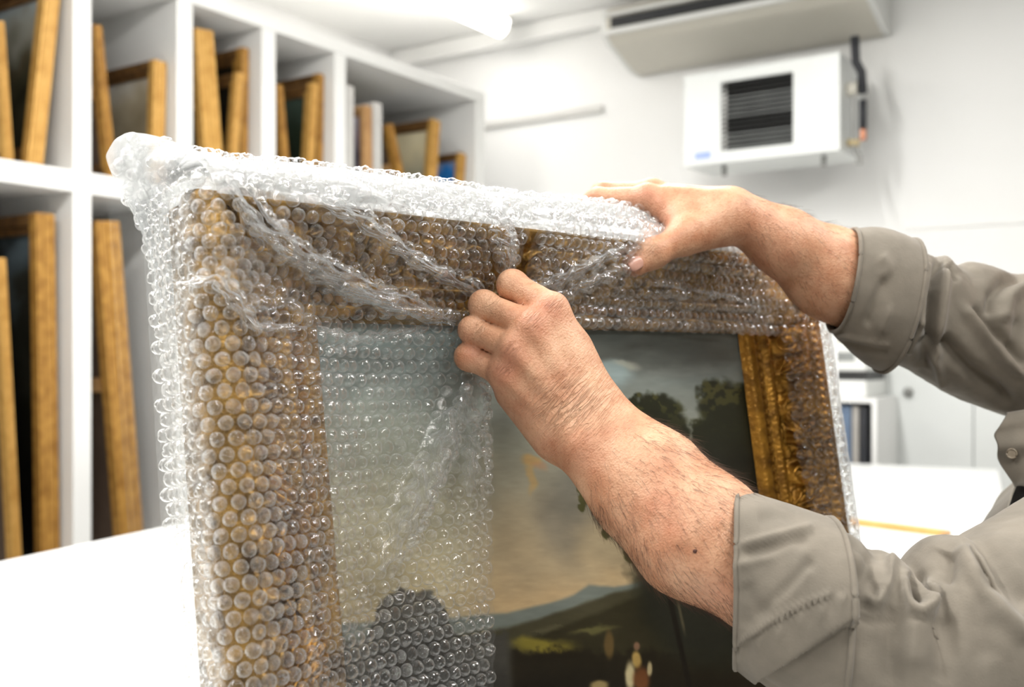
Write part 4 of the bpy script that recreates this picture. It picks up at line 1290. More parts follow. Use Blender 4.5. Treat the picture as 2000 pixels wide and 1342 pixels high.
def far_arm():
    pts = np.array([RW, RC, RE, P(1090, 370, .96), P(1110, 450, 1.08), P(1210, 560, .89)])
    lo = pts.min(0) - .06; hi = pts.max(0) + .06
    f = Field(lo, hi, .0021)
    ax = unit(RM - RW); dep = unit(RW - CAM)
    f.cone(RW, RM, .0225, .0300, .012, dep, 1.28)
    f.cone(RM, RC, .0300, .0395, .012, dep, 1.12)
    f.cone(RC, RE, .0395, .045, .02)
    mc = {'i': P(1264, 391, .962), 'm': P(1272, 380, .984), 'r': P(1290, 390, 1.006), 'p': P(1312, 404, 1.024)}
    wrp = {'i': P(1418, 416, .944), 'm': P(1418, 408, .955), 'r': P(1420, 412, .968), 'p': P(1422, 420, .978)}
    for k_ in 'imrp': f.cone(wrp[k_], mc[k_], .0165, .0125, .014)
    f.cone(P(1330, 410, .975), P(1405, 430, .965), .018, .021, .012)
    # ball of the thumb and web
    f.cone(P(1408, 436, .944), P(1342, 458, .932), .0200, .0165, .014)
    f.cone(P(1322, 425, .945), P(1300, 412, .952), .0125, .0105, .014)
    for k_ in 'im':
        f.ball(mc[k_] + np.array([0, 0, .0055]), .0088, .010)
    f.cone(P(1300, 372, .955), P(1410, 384, .94), .003, .003, .008)
    fing = {'i': [(1264, 391, .962), (1166, 389, .978), (1128, 412, 1.002), (1112, 450, 1.008)],
            'm': [(1272, 380, .984), (1176, 378, 1.005), (1140, 405, 1.030), (1130, 450, 1.036)],
            'r': [(1290, 390, 1.006), (1205, 388, 1.030), (1170, 415, 1.050), (1165, 455, 1.05)],
            'p': [(1312, 404, 1.024), (1250, 402, 1.048), (1225, 425, 1.064), (1222, 455, 1.064)]}
    for k_, r in (('i', (.0128, .0104, .0090, .0078)), ('m', (.0128, .0106, .0092, .008)), ('r', (.0120, .0100, .0088, .0076)), ('p', (.0108, .0088, .0078, .007))):
        g = Field(lo, hi, .0021); J = [P(*q) for q in fing[k_]]
        for q in range(3): g.cone(J[q], J[q + 1], r[q], r[q + 1], .006)
        mcp = J[0]
        def kf(s, mcp=mcp):
            x = s.lo[0] + s.h * np.arange(s.n[0]); y = s.lo[1] + s.h * np.arange(s.n[1]); z = s.lo[2] + s.h * np.arange(s.n[2])
            d2 = (x[:, None, None] - mcp[0]) ** 2 + (y[None, :, None] - mcp[1]) ** 2 + (z[None, None, :] - mcp[2]) ** 2
            return (.0016 + .008 * np.exp(-d2 / .018 ** 2)).astype(np.float32)
        f.merge(g, kf)
    T = [P(1400, 440, .942), P(1334, 466, .929), P(1276, 495, .917), P(1240, 516, .912)]
    for q, (ra, rb) in enumerate(((.0175, .0140), (.0138, .0122), (.0124, .0112))): f.cone(T[q], T[q + 1], ra, rb, .007)
    f.ball(T[2] + unit(CAM - T[2]) * .002 + np.array([0, 0, .001]), .0118, .007)
    V, Q = f.net()
    return mesh_smooth(V, Q, 3, .45), Q

def trunk():
    """head, neck and upper body under the shirt"""
    mid = (LS + RS) / 2; up = np.array([0, 0, 1.])
    ac = unit(RS - LS); fwd = unit(np.cross(up, ac)); fwd = fwd if fwd[0] < 0 else -fwd
    hip = np.array([mid[0] + .14, mid[1] - .06, CZ - .58])
    f = Field(np.minimum(LS, RS) - [.35, .3, .62], np.maximum(LS, RS) + [.2, .25, .52], .009)
    f.cone(mid + [0, 0, -.12] + fwd * .05, mid * .45 + hip * .55 + fwd * .03, .075, .06, .04, ac, 1.25)
    f.cone(LS * .7 + RS * .3 - up * .03, RS * .7 + LS * .3 - up * .03, .035, .035, .05)
    nk = mid + up * .05 - fwd * .01
    f.cone(mid, nk + up * .08, .062, .056, .03)
    hc = nk + up * .20 + fwd * .01
    f.ball(hc, .1, .02, [fwd * .098, ac * .076, up * .118])
    f.cone(hc + fwd * .05 - up * .05, hc + fwd * .068 - up * .092, .048, .03, .02)
    f.cone(hc + fwd * .092 + up * .02, hc + fwd * .118 - up * .022, .010, .016, .012)
    for s_ in (-1, 1):
        f.ball(hc + ac * s_ * .078 - up * .005, .02, .008, [fwd * .022, ac * .010, up * .032])
        f.ball(hc + ac * s_ * .032 + fwd * .088 + up * .012, .012, .006)
    f.cone(hc + fwd * .096 - up * .054 - ac * .02, hc + fwd * .096 - up * .054 + ac * .02, .009, .009, .006)
    V, Q = f.net()
    return mesh_smooth(V, Q, 2), Q, hc, fwd, ac, mid, hip
V1, Q1 = near_arm(); V2, Q2 = far_arm(); V3, Q3, HC, FWD, ACR, MID, HIP = trunk()
def upper(a, b, ra, rb, n=10, m=20):
    """plain upper arm inside the sleeve"""
    d = unit(b - a); x = unit(np.cross(d, [0, 0, 1.])); y = np.cross(d, x)
    k = np.linspace(0, 1, n)[:, None, None]; t = np.linspace(0, 2 * np.pi, m, endpoint=False)[None, :, None]
    return (a + (b - a) * k + (ra + (rb - ra) * k) * (np.cos(t) * x + np.sin(t) * y)).reshape(-1, 3), grid_q(n, m, True)
V4, Q4 = upper(LE, P(2300, 1080, .79), .034, .036); V5, Q5 = upper(RE, P(2240, 740, 1.11), .036, .040)
VV = np.concatenate([V1, V2, V3, V4, V5]); o_ = np.cumsum([0, len(V1), len(V2), len(V3), len(V4)])
QQ = np.concatenate([Q1, Q2 + o_[1], Q3 + o_[2], Q4 + o_[3], Q5 + o_[4]])
# fine creases: real relief over the wrist and the finger joints of the near hand
NN = vert_normals(VV, QQ)
Xp, Yp = proj(VV)
front = np.clip((NN * (CAM - VV) / np.linalg.norm(CAM - VV, axis=1, keepdims=True)).sum(1), 0, 1)
near = np.arange(len(VV)) < len(V1)
wrm = near * np.exp(-(((Xp - 1130) / 105) ** 2 + ((Yp - 800) / 80) ** 2))
al = (Xp - 1152) * .728 + (Yp - 838) * .686; ac_ = (Xp - 1152) * .686 - (Yp - 838) * .728
wig = 6 * (vnoise(ac_ / 26, al / 40, 4.) - .5) + .0009 * ac_ ** 2
crs = np.abs(np.mod((al + wig) / 7.5, 1) - .5) * 2
D_ = -.00038 * wrm * front * sstep(.55, .95, crs) * sstep(.3, .6, vnoise(ac_ / 40, al / 7.5, 7.))
for (x, y, r, a_) in ((1041, 626, 26, -.9), (1085, 595, 24, -.9), (1000, 682, 22, -.9), (985, 722, 24, -.9)):
    dd = np.hypot(Xp - x, Yp - y)
    D_ += near * front * -.00030 * np.exp(-(dd / r) ** 2) * sstep(.4, .95, np.abs(np.mod((dd + 5 * vnoise(Xp / 12, Yp / 12)) / 6., 1) - .5) * 2)
D_ += near * front * .0016 * (fbm(Xp / 34, Yp / 34, 1., 3) - .5)
isfar = (np.arange(len(VV)) >= o_[1]) & (np.arange(len(VV)) < o_[2])
D_ += isfar * front * .0006 * (fbm(Xp / 24, Yp / 24, 1., 3) - .5)
for (x, y) in ((1262, 480), (1270, 485), (1279, 489)):
    d, _ = poly_dist(Xp, Yp, [(x - 6, y - 10), (x + 3, y + 2), (x + 4, y + 22)])
    D_ -= isfar * front * .0005 * np.exp(-(d / 2.4) ** 2)
VV = VV + NN * D_[:, None]
body = mesh_np('body', VV, QQ)
red = np.zeros(len(VV))
for (x, y, r, a_) in ((1041, 626, 32, .9), (1088, 592, 30, .8), (1000, 684, 30, .7), (980, 726, 34, .9), (925, 690, 26, .7), (905, 640, 24, .3), (1010, 800, 40, .4), (1060, 870, 40, .4), (1140, 900, 40, .4),
                      (1300, 432, 26, .9), (1240, 385, 40, .6), (1240, 510, 26, .6), (1265, 370, 24, .6), (1150, 385, 26, .6), (1290, 1010, 70, .35), (1500, 480, 80, .3), (1400, 1180, 60, .5)):
    red += a_ * np.exp(-((Xp - x) ** 2 + (Yp - y) ** 2) / r ** 2)
cre = np.clip(near * (.85 * np.exp(-(((Xp - 1120) / 95) ** 2 + ((Yp - 790) / 75) ** 2)) + .12) + isfar * .10, 0, 1)
for (x, y, r) in ((1041, 626, 24), (1085, 595, 22), (1000, 682, 22), (985, 722, 24), (960, 590, 16), (935, 640, 16), (1270, 487, 14)):
    cre = np.maximum(cre, .8 * (near | isfar) * np.exp(-((Xp - x) ** 2 + (Yp - y) ** 2) / r ** 2))
at = body.attributes.new('crease', 'FLOAT', 'POINT'); at.data.foreach_set('value', cre.astype(np.float32))
uvw = np.stack([al / 6.5, ac_ / 60., np.where(near, 0, 5.)], -1).astype(np.float32)
at = body.attributes.new('crease_uv', 'FLOAT_VECTOR', 'POINT'); at.data.foreach_set('vector', uvw.ravel())
at = body.attributes.new('red', 'FLOAT', 'POINT'); at.data.foreach_set('value', np.clip(red, 0, 1).astype(np.float32))

m = bpy.data.materials.new('skin'); m.use_nodes = True
nt = m.node_tree; bs = nt.nodes['Principled BSDF']; N = nt.nodes.new; L = nt.links.new
bs.inputs['Roughness'].default_value = .46; bs.inputs['Specular IOR Level'].default_value = .42
bs.inputs['Subsurface Weight'].default_value = .12; bs.inputs['Subsurface Radius'].default_value = (1, .35, .2); bs.inputs['Subsurface Scale'].default_value = .004
tc = N('ShaderNodeTexCoord')
n1 = N('ShaderNodeTexNoise'); n1.inputs['Scale'].default_value = 45; n1.inputs['Detail'].default_value = 5; L(tc.outputs['Object'], n1.inputs['Vector'])
n2 = N('ShaderNodeTexNoise'); n2.inputs['Scale'].default_value = 420; n2.inputs['Detail'].default_value = 3; L(tc.outputs['Object'], n2.inputs['Vector'])
x1 = N('ShaderNodeMix'); x1.data_type = 'RGBA'; x1.inputs[6].default_value = lin4((224, 176, 142)); x1.inputs[7].default_value = lin4((196, 138, 104))
r1 = N('ShaderNodeMapRange'); r1.inputs[1].default_value = .35; r1.inputs[2].default_value = .7; L(n1.outputs[0], r1.inputs[0]); L(r1.outputs[0], x1.inputs[0])
x2 = N('ShaderNodeMix'); x2.data_type = 'RGBA'; x2.inputs[7].default_value = lin4((204, 122, 98)); L(x1.outputs[2], x2.inputs[6])
ra = N('ShaderNodeAttribute'); ra.attribute_name = 'red'
mu = N('ShaderNodeMath'); mu.operation = 'MULTIPLY'; mu.inputs[1].default_value = .45; L(ra.outputs['Fac'], mu.inputs[0]); L(mu.outputs[0], x2.inputs[0])
x3 = N('ShaderNodeMix'); x3.data_type = 'RGBA'; x3.blend_type = 'MULTIPLY'; x3.inputs[7].default_value = (.86, .80, .76, 1); L(x2.outputs[2], x3.inputs[6])
r2 = N('ShaderNodeMapRange'); r2.inputs[1].default_value = .52; r2.inputs[2].default_value = .72; L(n2.outputs[0], r2.inputs[0]); L(r2.outputs[0], x3.inputs[0])
L(x3.outputs[2], bs.inputs['Base Color'])
b1 = N('ShaderNodeBump'); b1.inputs['Strength'].default_value = .35; b1.inputs['Distance'].default_value = .0009
vo = N('ShaderNodeTexVoronoi'); vo.inputs['Scale'].default_value = 700; L(tc.outputs['Object'], vo.inputs['Vector'])
ad = N('ShaderNodeMath'); ad.operation = 'ADD'; L(vo.outputs['Distance'], ad.inputs[0]); L(n2.outputs[0], ad.inputs[1])
L(ad.outputs[0], b1.inputs['Height'])
# creases run across the arm: noise stretched in the arm's own directions
ca1 = N('ShaderNodeAttribute'); ca1.attribute_name = 'crease_uv'
n3 = N('ShaderNodeTexNoise'); n3.inputs['Scale'].default_value = 1.0; n3.inputs['Detail'].default_value = 3; n3.inputs['Distortion'].default_value = .6; L(ca1.outputs['Vector'], n3.inputs['Vector'])
ab_ = N('ShaderNodeMath'); ab_.operation = 'SUBTRACT'; ab_.inputs[1].default_value = .5; L(n3.outputs[0], ab_.inputs[0])
ab2 = N('ShaderNodeMath'); ab2.operation = 'ABSOLUTE'; L(ab_.outputs[0], ab2.inputs[0])
r3 = N('ShaderNodeMapRange'); r3.inputs[1].default_value = 0; r3.inputs[2].default_value = .07; L(ab2.outputs[0], r3.inputs[0])
wa = N('ShaderNodeAttribute'); wa.attribute_name = 'crease'
b3 = N('ShaderNodeBump'); b3.inputs['Distance'].default_value = .0012; L(wa.outputs['Fac'], b3.inputs['Strength']); L(r3.outputs[0], b3.inputs['Height']); L(b1.outputs[0], b3.inputs['Normal'])
L(b3.outputs[0], bs.inputs['Normal'])
M['skin'] = m
obj('body', body, M['skin'], per, smooth=True, world=True)

# thumbnail of the far hand
M['nail'] = mat('finger_nail', (226, 178, 160), .25, noise=(200, (216, 164, 146), .3, .7))
tip, ip = P(1240, 516, .912), P(1276, 495, .917)
along = unit(tip - ip); vw = unit(CAM - tip); vw = unit(vw - along * vw.dot(along)); sd = np.cross(along, vw)
cn = tip + along * .0035 - sd * .0 
nu_, nv_ = 12, 10
g_u = np.linspace(-1, 1, nu_)[:, None]; g_v = np.linspace(-1, 1, nv_)[None, :]
hw = .0058 * (1 - .12 * np.clip(g_u, 0, 1) ** 2) * np.sqrt(np.clip(1 - .75 * np.abs(g_u) ** 4, 0, 1))
ph_ = g_v * .62
NV = cn + along * (g_u * .0066 + 0 * g_v)[..., None] + sd * (hw * np.sin(ph_) / np.sin(.62))[..., None] + vw * ((.0114 * np.cos(ph_) + .0004 - .0014 * np.clip(g_u, 0, 1) ** 2))[..., None]
no = obj('thumbnail', mesh_np('thumbnail', NV.reshape(-1, 3), grid_q(nu_, nv_)), M['nail'], per, smooth=True, world=True)
so = no.modifiers.new('thick', 'SOLIDIFY'); so.thickness = .0008; so.offset = 0
no['label'] = 'pale thumbnail'
# mole on the near forearm and short hairs
M['mole'] = mat('mole', (88, 52, 40), .5, noise=(300, (74, 42, 32), .3, .7))
M['hair'] = mat('arm_hair', (66, 46, 34), .5, noise=(50, (88, 64, 48), .3, .7))
def nearest(px, py):
    d = np.hypot(Xp - px, Yp - py) + (1 - front) * 30 + (~near) * 1e3
    return int(np.argmin(d))
i_ = nearest(1358, 1076)
bm = bmesh.new(); bmesh.ops.create_icosphere(bm, subdivisions=2, radius=.0014)
for v in bm.verts: v.co = Vector((v.co.x, v.co.y * .6, v.co.z)) + Vector(VV[i_])
me = bpy.data.meshes.new('mole'); bm.to_mesh(me); bm.free(); obj('mole', me, M['mole'], per, smooth=True, world=True)['label'] = 'small dark mole'
def hairs():
    r_ = np.random.default_rng(11)
    nf, ff = VV.shape[0], None
    cand = np.where(near & (al > 40) & (Xp < 1480) & (Yp < 1300))[0]
    cand2 = np.where(isfar & (Xp > 1450) & (Xp < 1680))[0]
    ax = unit(LC - LW); ax2 = unit(RC - RW)
    Vh, Fh = [], []
    def grow(i, axis, ln, bias):
        p = VV[i] + (r_.random(3) - .5) * .002; n = NN[i]
        d = axis * (.75 + .2 * r_.random()) + bias + .45 * (r_.random(3) - .5); d = d - n * d.dot(n); d = unit(d)
        lift = .25 + .35 * r_.random()
        pts = [p - n * .0004]
        L_ = ln * (.5 + .9 * r_.random())
        curl = (r_.random(3) - .5) * .7
        for k in range(1, 5):
            f = k / 4
            dd = unit(d + n * lift * (1 - .6 * f) + curl * f)
            pts.append(pts[-1] + dd * L_ / 4)
        b = len(Vh)
        side = unit(np.cross(d, n)); 
        for k, q in enumerate(pts):
            r = .0001 * (1 - .75 * k / 4)
            for c in ((1, 0), (-.5, .87), (-.5, -.87)): Vh.append(q + r * (c[0] * side + c[1] * n))
        for k in range(4):
            for c in range(3):
                a_, b_ = b + k * 3 + c, b + k * 3 + (c + 1) % 3
                Fh.append((a_, b_, b_ + 3, a_ + 3))
    edge = 1.4 - front
    den = np.exp(-((ac_[cand] - 50) / 75) ** 2) * 1.0 + .9 * np.exp(-((ac_[cand] + 95) / 45) ** 2) + .22
    w_ = den * sstep(30, 150, al[cand]) * edge[cand]; w_ /= w_.sum()
    down = np.array([.0, 0, -.55])
    for i in r_.choice(cand, 3600, p=w_): grow(i, ax * .55, .0125, down * .9 + np.array([.35, 0, 0]))
    for i in r_.choice(cand2, 700): grow(i, ax2 * .6, .009, down * .6)
    o = obj('arm_hair', mesh_np('arm_hair', np.array(Vh), np.array(Fh)), M['hair'], per, world=True); o['kind'] = 'stuff'
hairs()
# head hair cap, out of the picture
kk = np.linspace(0, 1, 14)[:, None]; tt = np.linspace(0, 2 * np.pi, 28, endpoint=False)[None, :]
pol = kk * (1.55 - .55 * np.cos(tt))
hv = HC + (np.cos(tt) * np.sin(pol) * .122 - .020)[..., None] * FWD + (np.sin(tt) * np.sin(pol) * .099)[..., None] * ACR + (np.cos(pol) * .142 + .02 * np.sin(pol) * np.cos(tt) + 0 * tt)[..., None] * np.array([0, 0, 1.])
ho = obj('hair', mesh_np('hair', hv.reshape(-1, 3), grid_q(14, 28, True)), M['hair'], per, smooth=True, world=True)

# ------------------------------------------------------------------ clothes
def cloth_mat(name, rgb, rgb2):
    m = bpy.data.materials.new(name); m.use_nodes = True
    nt = m.node_tree; bs = nt.nodes['Principled BSDF']; N = nt.nodes.new; L = nt.links.new
    bs.inputs['Roughness'].default_value = .85; bs.inputs['Specular IOR Level'].default_value = .2
    bs.inputs['Sheen Weight'].default_value = .15
    tc = N('ShaderNodeTexCoord')
    n1 = N('ShaderNodeTexNoise'); n1.inputs['Scale'].default_value = 35; n1.inputs['Detail'].default_value = 6; L(tc.outputs['Object'], n1.inputs['Vector'])
    n2 = N('ShaderNodeTexNoise'); n2.inputs['Scale'].default_value = 900; n2.inputs['Detail'].default_value = 2; L(tc.outputs['Object'], n2.inputs['Vector'])
    x = N('ShaderNodeMix'); x.data_type = 'RGBA'; x.inputs[6].default_value = lin4(rgb); x.inputs[7].default_value = lin4(rgb2)
    r = N('ShaderNodeMapRange'); r.inputs[1].default_value = .35; r.inputs[2].default_value = .65; L(n1.outputs[0], r.inputs[0]); L(r.outputs[0], x.inputs[0]); L(x.outputs[2], bs.inputs['Base Color'])
    b = N('ShaderNodeBump'); b.inputs['Strength'].default_value = .25; b.inputs['Distance'].default_value = .0006; L(n2.outputs[0], b.inputs['Height'])
    b2 = N('ShaderNodeBump'); b2.inputs['Strength'].default_value = .3; b2.inputs['Distance'].default_value = .004; L(n1.outputs[0], b2.inputs['Height']); L(b.outputs[0], b2.inputs['Normal'])
    L(b2.outputs[0], bs.inputs['Normal'])
    return m
M['shirt'] = cloth_mat('grey_cotton', (134, 126, 114), (122, 115, 104))
M['shirt_in'] = cloth_mat('grey_cotton_wrong_side', (176, 172, 162), (166, 162, 152))
M['under'] = cloth_mat('black_undershirt', (34, 33, 31), (28, 27, 26))
M['thread'] = mat('pale_thread', (206, 200, 186), .8, noise=(200, (196, 190, 176), .3, .7))
M['button'] = mat('horn_button', (150, 138, 120), .3, noise=(200, (126, 114, 98), .3, .7))

def ring_tube(rings, nr, na, folds=(), noise=0., power=2.0, kn=1., fs=1.):
    """rings: (top px, top py, bottom px, bottom py, distance, depth radius, bulge px); a tube through them"""
    R_ = np.array(rings, float)
    k = np.linspace(0, len(R_) - 1, nr)
    def catm(k):
        i = np.clip(k.astype(int), 0, len(R_) - 2); f = (k - i)[:, None]
        p0, p1, p2, p3 = R_[np.maximum(i - 1, 0)], R_[i], R_[i + 1], R_[np.minimum(i + 2, len(R_) - 1)]
        return .5 * (2 * p1 + (p2 - p0) * f + (2 * p0 - 5 * p1 + 4 * p2 - p3) * f ** 2 + (3 * p1 - p0 - 3 * p2 + p3) * f ** 3)
    S = catm(k)
    G = np.zeros((nr, na, 3))
    th = np.linspace(0, 2 * np.pi, na, endpoint=False)
    for i, (tx, ty, bx, by, d, rz, bu) in enumerate(S):
        a, b = P(tx, ty, d), P(bx, by, d); c = (a + b) / 2; A = (a - b) / 2
        B = P((tx + bx) / 2 + bu, (ty + by) / 2, d - rz) - c * 1.0
        B = np.array([bu / F * d, -rz, 0.])
        sn, cs = np.sin(th), np.cos(th)
        e = 2 / power
        G[i] = c + (np.sign(cs) * np.abs(cs) ** e)[:, None] * A + (np.sign(sn) * np.abs(sn) ** e)[:, None] * B
    Gp = np.concatenate([G[:, -1:], G, G[:, :1]], 1)
    du = np.gradient(G, axis=0); dv = (Gp[:, 2:] - Gp[:, :-2]) / 2
    N_ = np.cross(du, dv); N_ /= np.linalg.norm(N_, axis=-1, keepdims=True) + 1e-12
    c = G.mean(1, keepdims=True)
    if ((G - c) * N_).sum(-1).mean() < 0: N_ = -N_
    if noise:
        G = G + N_ * (noise * (fbm(G[..., 0] * 30 * kn, G[..., 1] * 30 * kn, G[..., 2] * 30 * kn, 4) - .5) * 2)[..., None]
    if folds:
        X, Y = proj(G); fr_ = np.clip((N_ * (CAM - G) / np.linalg.norm(CAM - G, axis=-1, keepdims=True)).sum(-1) * 2.2 + .25, 0, 1)
        D = np.zeros(X.shape)
        for pts, wd, am in folds:
            d, t = poly_dist(X, Y, pts)
            D += fs * am * np.exp(-(d / wd) ** 2) * sstep(0, .15, t + .05) * sstep(1, .8, t - .06)
        G = G + N_ * (D * fr_)[..., None]
    return G
def tube_obj(name, G, m, parent, thick=.0016, off=-1):
    nr, na = G.shape[:2]
    o = obj(name, mesh_np(name, G.reshape(-1, 3), grid_q(nr, na, True)), m, parent, smooth=True, world=True)
    bm = bmesh.new(); bm.from_mesh(o.data); bmesh.ops.recalc_face_normals(bm, faces=bm.faces); bm.to_mesh(o.data); bm.free()
    o.data.polygons.foreach_set('use_smooth', [True] * len(o.data.polygons))
    if thick:
        s = o.modifiers.new('thick', 'SOLIDIFY'); s.thickness = thick; s.offset = off
    return o
shirt = empty('shirt', tuple(MID)); shirt.parent = per; shirt.matrix_parent_inverse = basis(per).inverted()

# near sleeve
ns_ = [(1560, 1000, 1530, 1360, .690, .052, -10), (1625, 1030, 1590, 1400, .682, .056, -8), (1665, 1046, 1640, 1430, .678, .058, 0), (1700, 1073, 1690, 1450, .674, .060, 0), (1738, 1079, 1740, 1465, .670, .062, 0),
       (1762, 1092, 1775, 1475, .668, .062, 0), (1780, 1113, 1800, 1480, .667, .062, 0), (1800, 1085, 1835, 1480, .667, .064, 0), (1832, 1055, 1880, 1475, .668, .068, 0), (1872, 1047, 1930, 1470, .672, .070, 0),
       (1890, 1056, 1960, 1460, .678, .070, 0), (1940, 1026, 2020, 1440, .688, .072, 0), (2000, 992, 2090, 1410, .702, .074, 0), (2090, 945, 2190, 1370, .725, .078, 0), (2190, 895, 2290, 1320, .750, .082, 0), (2290, 850, 2380, 1260, .775, .084, 0), (2360, 830, 2440, 1220, .80, .07, 0)]
fN = [([(1700, 1080), (1690, 1120), (1660, 1150), (1640, 1155)], 18, -.005), ([(1745, 1085), (1738, 1130), (1715, 1175), (1690, 1165)], 11, .0055), ([(1776, 1115), (1772, 1160), (1785, 1190), (1800, 1195), (1820, 1180), (1825, 1120)], 11, .0065),
      ([(1782, 1118), (1790, 1150), (1800, 1172)], 13, -.010), ([(1850, 1075), (1845, 1100), (1838, 1140)], 18, -.007), ([(1880, 1065), (1910, 1130), (1960, 1200), (2010, 1250)], 16, .0065), ([(1900, 1060), (1960, 1130), (2020, 1180)], 24, -.005),
      ([(1745, 1180), (1735, 1260), (1740, 1342)], 22, -.005), ([(1835, 1200), (1840, 1280), (1835, 1342)], 24, -.005), ([(1790, 1210), (1785, 1300)], 20, .0035), ([(1690, 1100), (1660, 1090), (1640, 1080)], 14, .004),
      ([(1720, 1140), (1690, 1180), (1660, 1190)], 14, -.004), ([(1930, 1120), (1920, 1200), (1930, 1300)], 26, -.004), ([(1650, 1200), (1700, 1215), (1760, 1212)], 8, -.002)]
tube_obj('sleeve', ring_tube(ns_, 150, 150, fN, .003, 2.25, fs=1.08), M['shirt'], shirt, .0014)
# near cuff, rolled: outer layer and the inner lining seen at its mouth
nc_ = [(1440, 955, 1436, 1296, .700, .050, -32), (1452, 957, 1444, 1304, .699, .054, -30), (1500, 972, 1478, 1330, .694, .059, -24), (1560, 990, 1530, 1364, .688, .062, -18), (1610, 1006, 1590, 1394, .683, .064, -14), (1628, 1014, 1608, 1406, .681, .0645, -12)]
fC = [([(1445, 1066), (1500, 1052), (1560, 1035), (1590, 1028)], 9, .0032), ([(1450, 1080), (1520, 1070), (1580, 1045)], 14, -.0035), ([(1440, 1105), (1500, 1088), (1560, 1060)], 9, .0022),
      ([(1590, 1090), (1560, 1130), (1520, 1170), (1470, 1210)], 12, -.0032), ([(1585, 1110), (1540, 1160), (1500, 1190)], 10, .0025), ([(1480, 1015), (1520, 1005), (1560, 1010)], 16, -.0022), ([(1455, 1140), (1470, 1180), (1455, 1230)], 16, -.002)]
Gc = ring_tube(nc_, 90, 160, fC, .0012, 2.2)
X_, Y_ = proj(Gc)
d_, _ = poly_dist(X_, Y_, [(1405, 1272), (1440, 1255), (1500, 1216), (1560, 1182), (1620, 1160)])
below = np.where(Y_ > np.interp(X_, [1405, 1440, 1500, 1560, 1620], [1272, 1255, 1216, 1182, 1160]), 1., 0.)
Nc = Gc - Gc.mean(1, keepdims=True); Nc /= np.linalg.norm(Nc, axis=-1, keepdims=True)
frc = np.clip(-Nc[..., 1] * 3, 0, 1)
ed = np.interp(X_, [1400, 1465, 1540, 1605, 1660], [1385, 1340, 1293, 1252, 1215])
Gc = Gc - Nc * (.0085 * sstep(0, 10, Y_ - ed) * frc)[..., None]
Gc = Gc + Nc * ((.0022 * np.exp(-(d_ / 4.) ** 2) - .0012 * np.exp(-((d_ - 9) / 5.) ** 2) * below + .0012 * below + .0012 * below * np.sin(X_ / 6.5) * np.exp(-((d_ - 26) / 16.) ** 2)) * frc)[..., None]
cf = tube_obj('cuff', Gc, M['shirt'], shirt, .0034)
cf['label'] = 'rolled cuff of the near sleeve'
# rolled edges at both ends of the cuff
def hem(G_row, r, name, parent, m):
    p = list(G_row) + [G_row[0]]
    return MB().tube(p, r, 6, cap=False).build(name, m, parent, smooth=True, world=True)
hem(Gc[0], .0019, 'rolled_edge', cf, M['shirt']); hem(Gc[-1] * 1.0, .0022, 'cuff_edge', cf, M['shirt'])
# open tab of the cuff hanging below
tabp = [P(1432, 1290, .672), P(1440, 1330, .668), P(1470, 1375, .668), P(1520, 1330, .655), P(1605, 1262, .640)]
# far sleeve
fs_ = [(1740, 466, 1690, 690, .990, .046, -6), (1785, 488, 1726, 702, .992, .050, 0), (1812, 501, 1760, 716, .996, .054, 0), (1834, 499, 1798, 735, 1.00, .056, 0), (1850, 515, 1842, 762, 1.006, .058, 0), (1868, 522, 1868, 774, 1.01, .058, 0),
       (1890, 514, 1895, 787, 1.014, .060, 0), (1925, 521, 1930, 802, 1.02, .062, 0), (1962, 534, 1968, 812, 1.03, .066, 0), (2010, 536, 2040, 830, 1.045, .07, 0), (2080, 545, 2110, 850, 1.065, .074, 0), (2160, 560, 2200, 870, 1.09, .078, 0), (2240, 590, 2290, 890, 1.12, .08, 0)]
fF = [([(1785, 515), (1775, 570), (1760, 640), (1745, 690)], 13, -.009), ([(1835, 505), (1822, 570), (1815, 640), (1822, 680)], 8, -.010), ([(1810, 515), (1800, 580), (1795, 640)], 11, .005), ([(1850, 520), (1838, 600), (1830, 660), (1835, 700)], 11, .006),
      ([(1852, 515), (1865, 535), (1860, 545)], 10, -.006), ([(1835, 660), (1870, 700), (1920, 745), (1980, 790)], 16, -.009), ([(1880, 600), (1920, 650), (1960, 700), (2000, 735)], 11, .006), ([(1900, 600), (1945, 650), (2000, 700)], 10, -.005),
      ([(2000, 540), (1965, 550), (1940, 580), (1935, 620)], 12, -.007), ([(2000, 560), (1965, 580), (1955, 630)], 16, .006), ([(1770, 690), (1790, 650), (1800, 620)], 10, .004), ([(1800, 720), (1810, 660)], 12, -.006),
      ([(1845, 755), (1830, 710), (1815, 690)], 8, .0045), ([(1990, 620), (1985, 680), (1995, 720)], 10, -.004)]
tube_obj('sleeve', ring_tube(fs_, 120, 130, fF, .003, 2.2, fs=1.5), M['shirt'], shirt, .0014)
fc_ = [(1665, 448, 1630, 648, .978, .050, -6), (1680, 446, 1642, 664, .979, .052, -6), (1715, 446, 1672, 694, .982, .055, -4), (1750, 455, 1700, 716, .986, .057, 0), (1778, 468, 1722, 727, .990, .058, 2)]
fc = ring_tube(fc_, 60, 120, [([(1730, 545), (1710, 590), (1690, 640)], 10, -.004), ([(1720, 500), (1735, 520), (1730, 540)], 12, .003), ([(1632, 655), (1690, 668), (1740, 676)], 5, .0025), ([(1640, 668), (1690, 682), (1735, 690)], 7, -.003), ([(1740, 600), (1720, 650)], 9, .003)], .0014, 2.2)
cf2 = tube_obj('cuff', fc, M['shirt'], shirt, .0034); cf2['label'] = 'rolled cuff of the far sleeve'
hem(fc[0], .0020, 'rolled_edge', cf2, M['shirt']); hem(fc[-1], .0022, 'cuff_edge', cf2, M['shirt'])

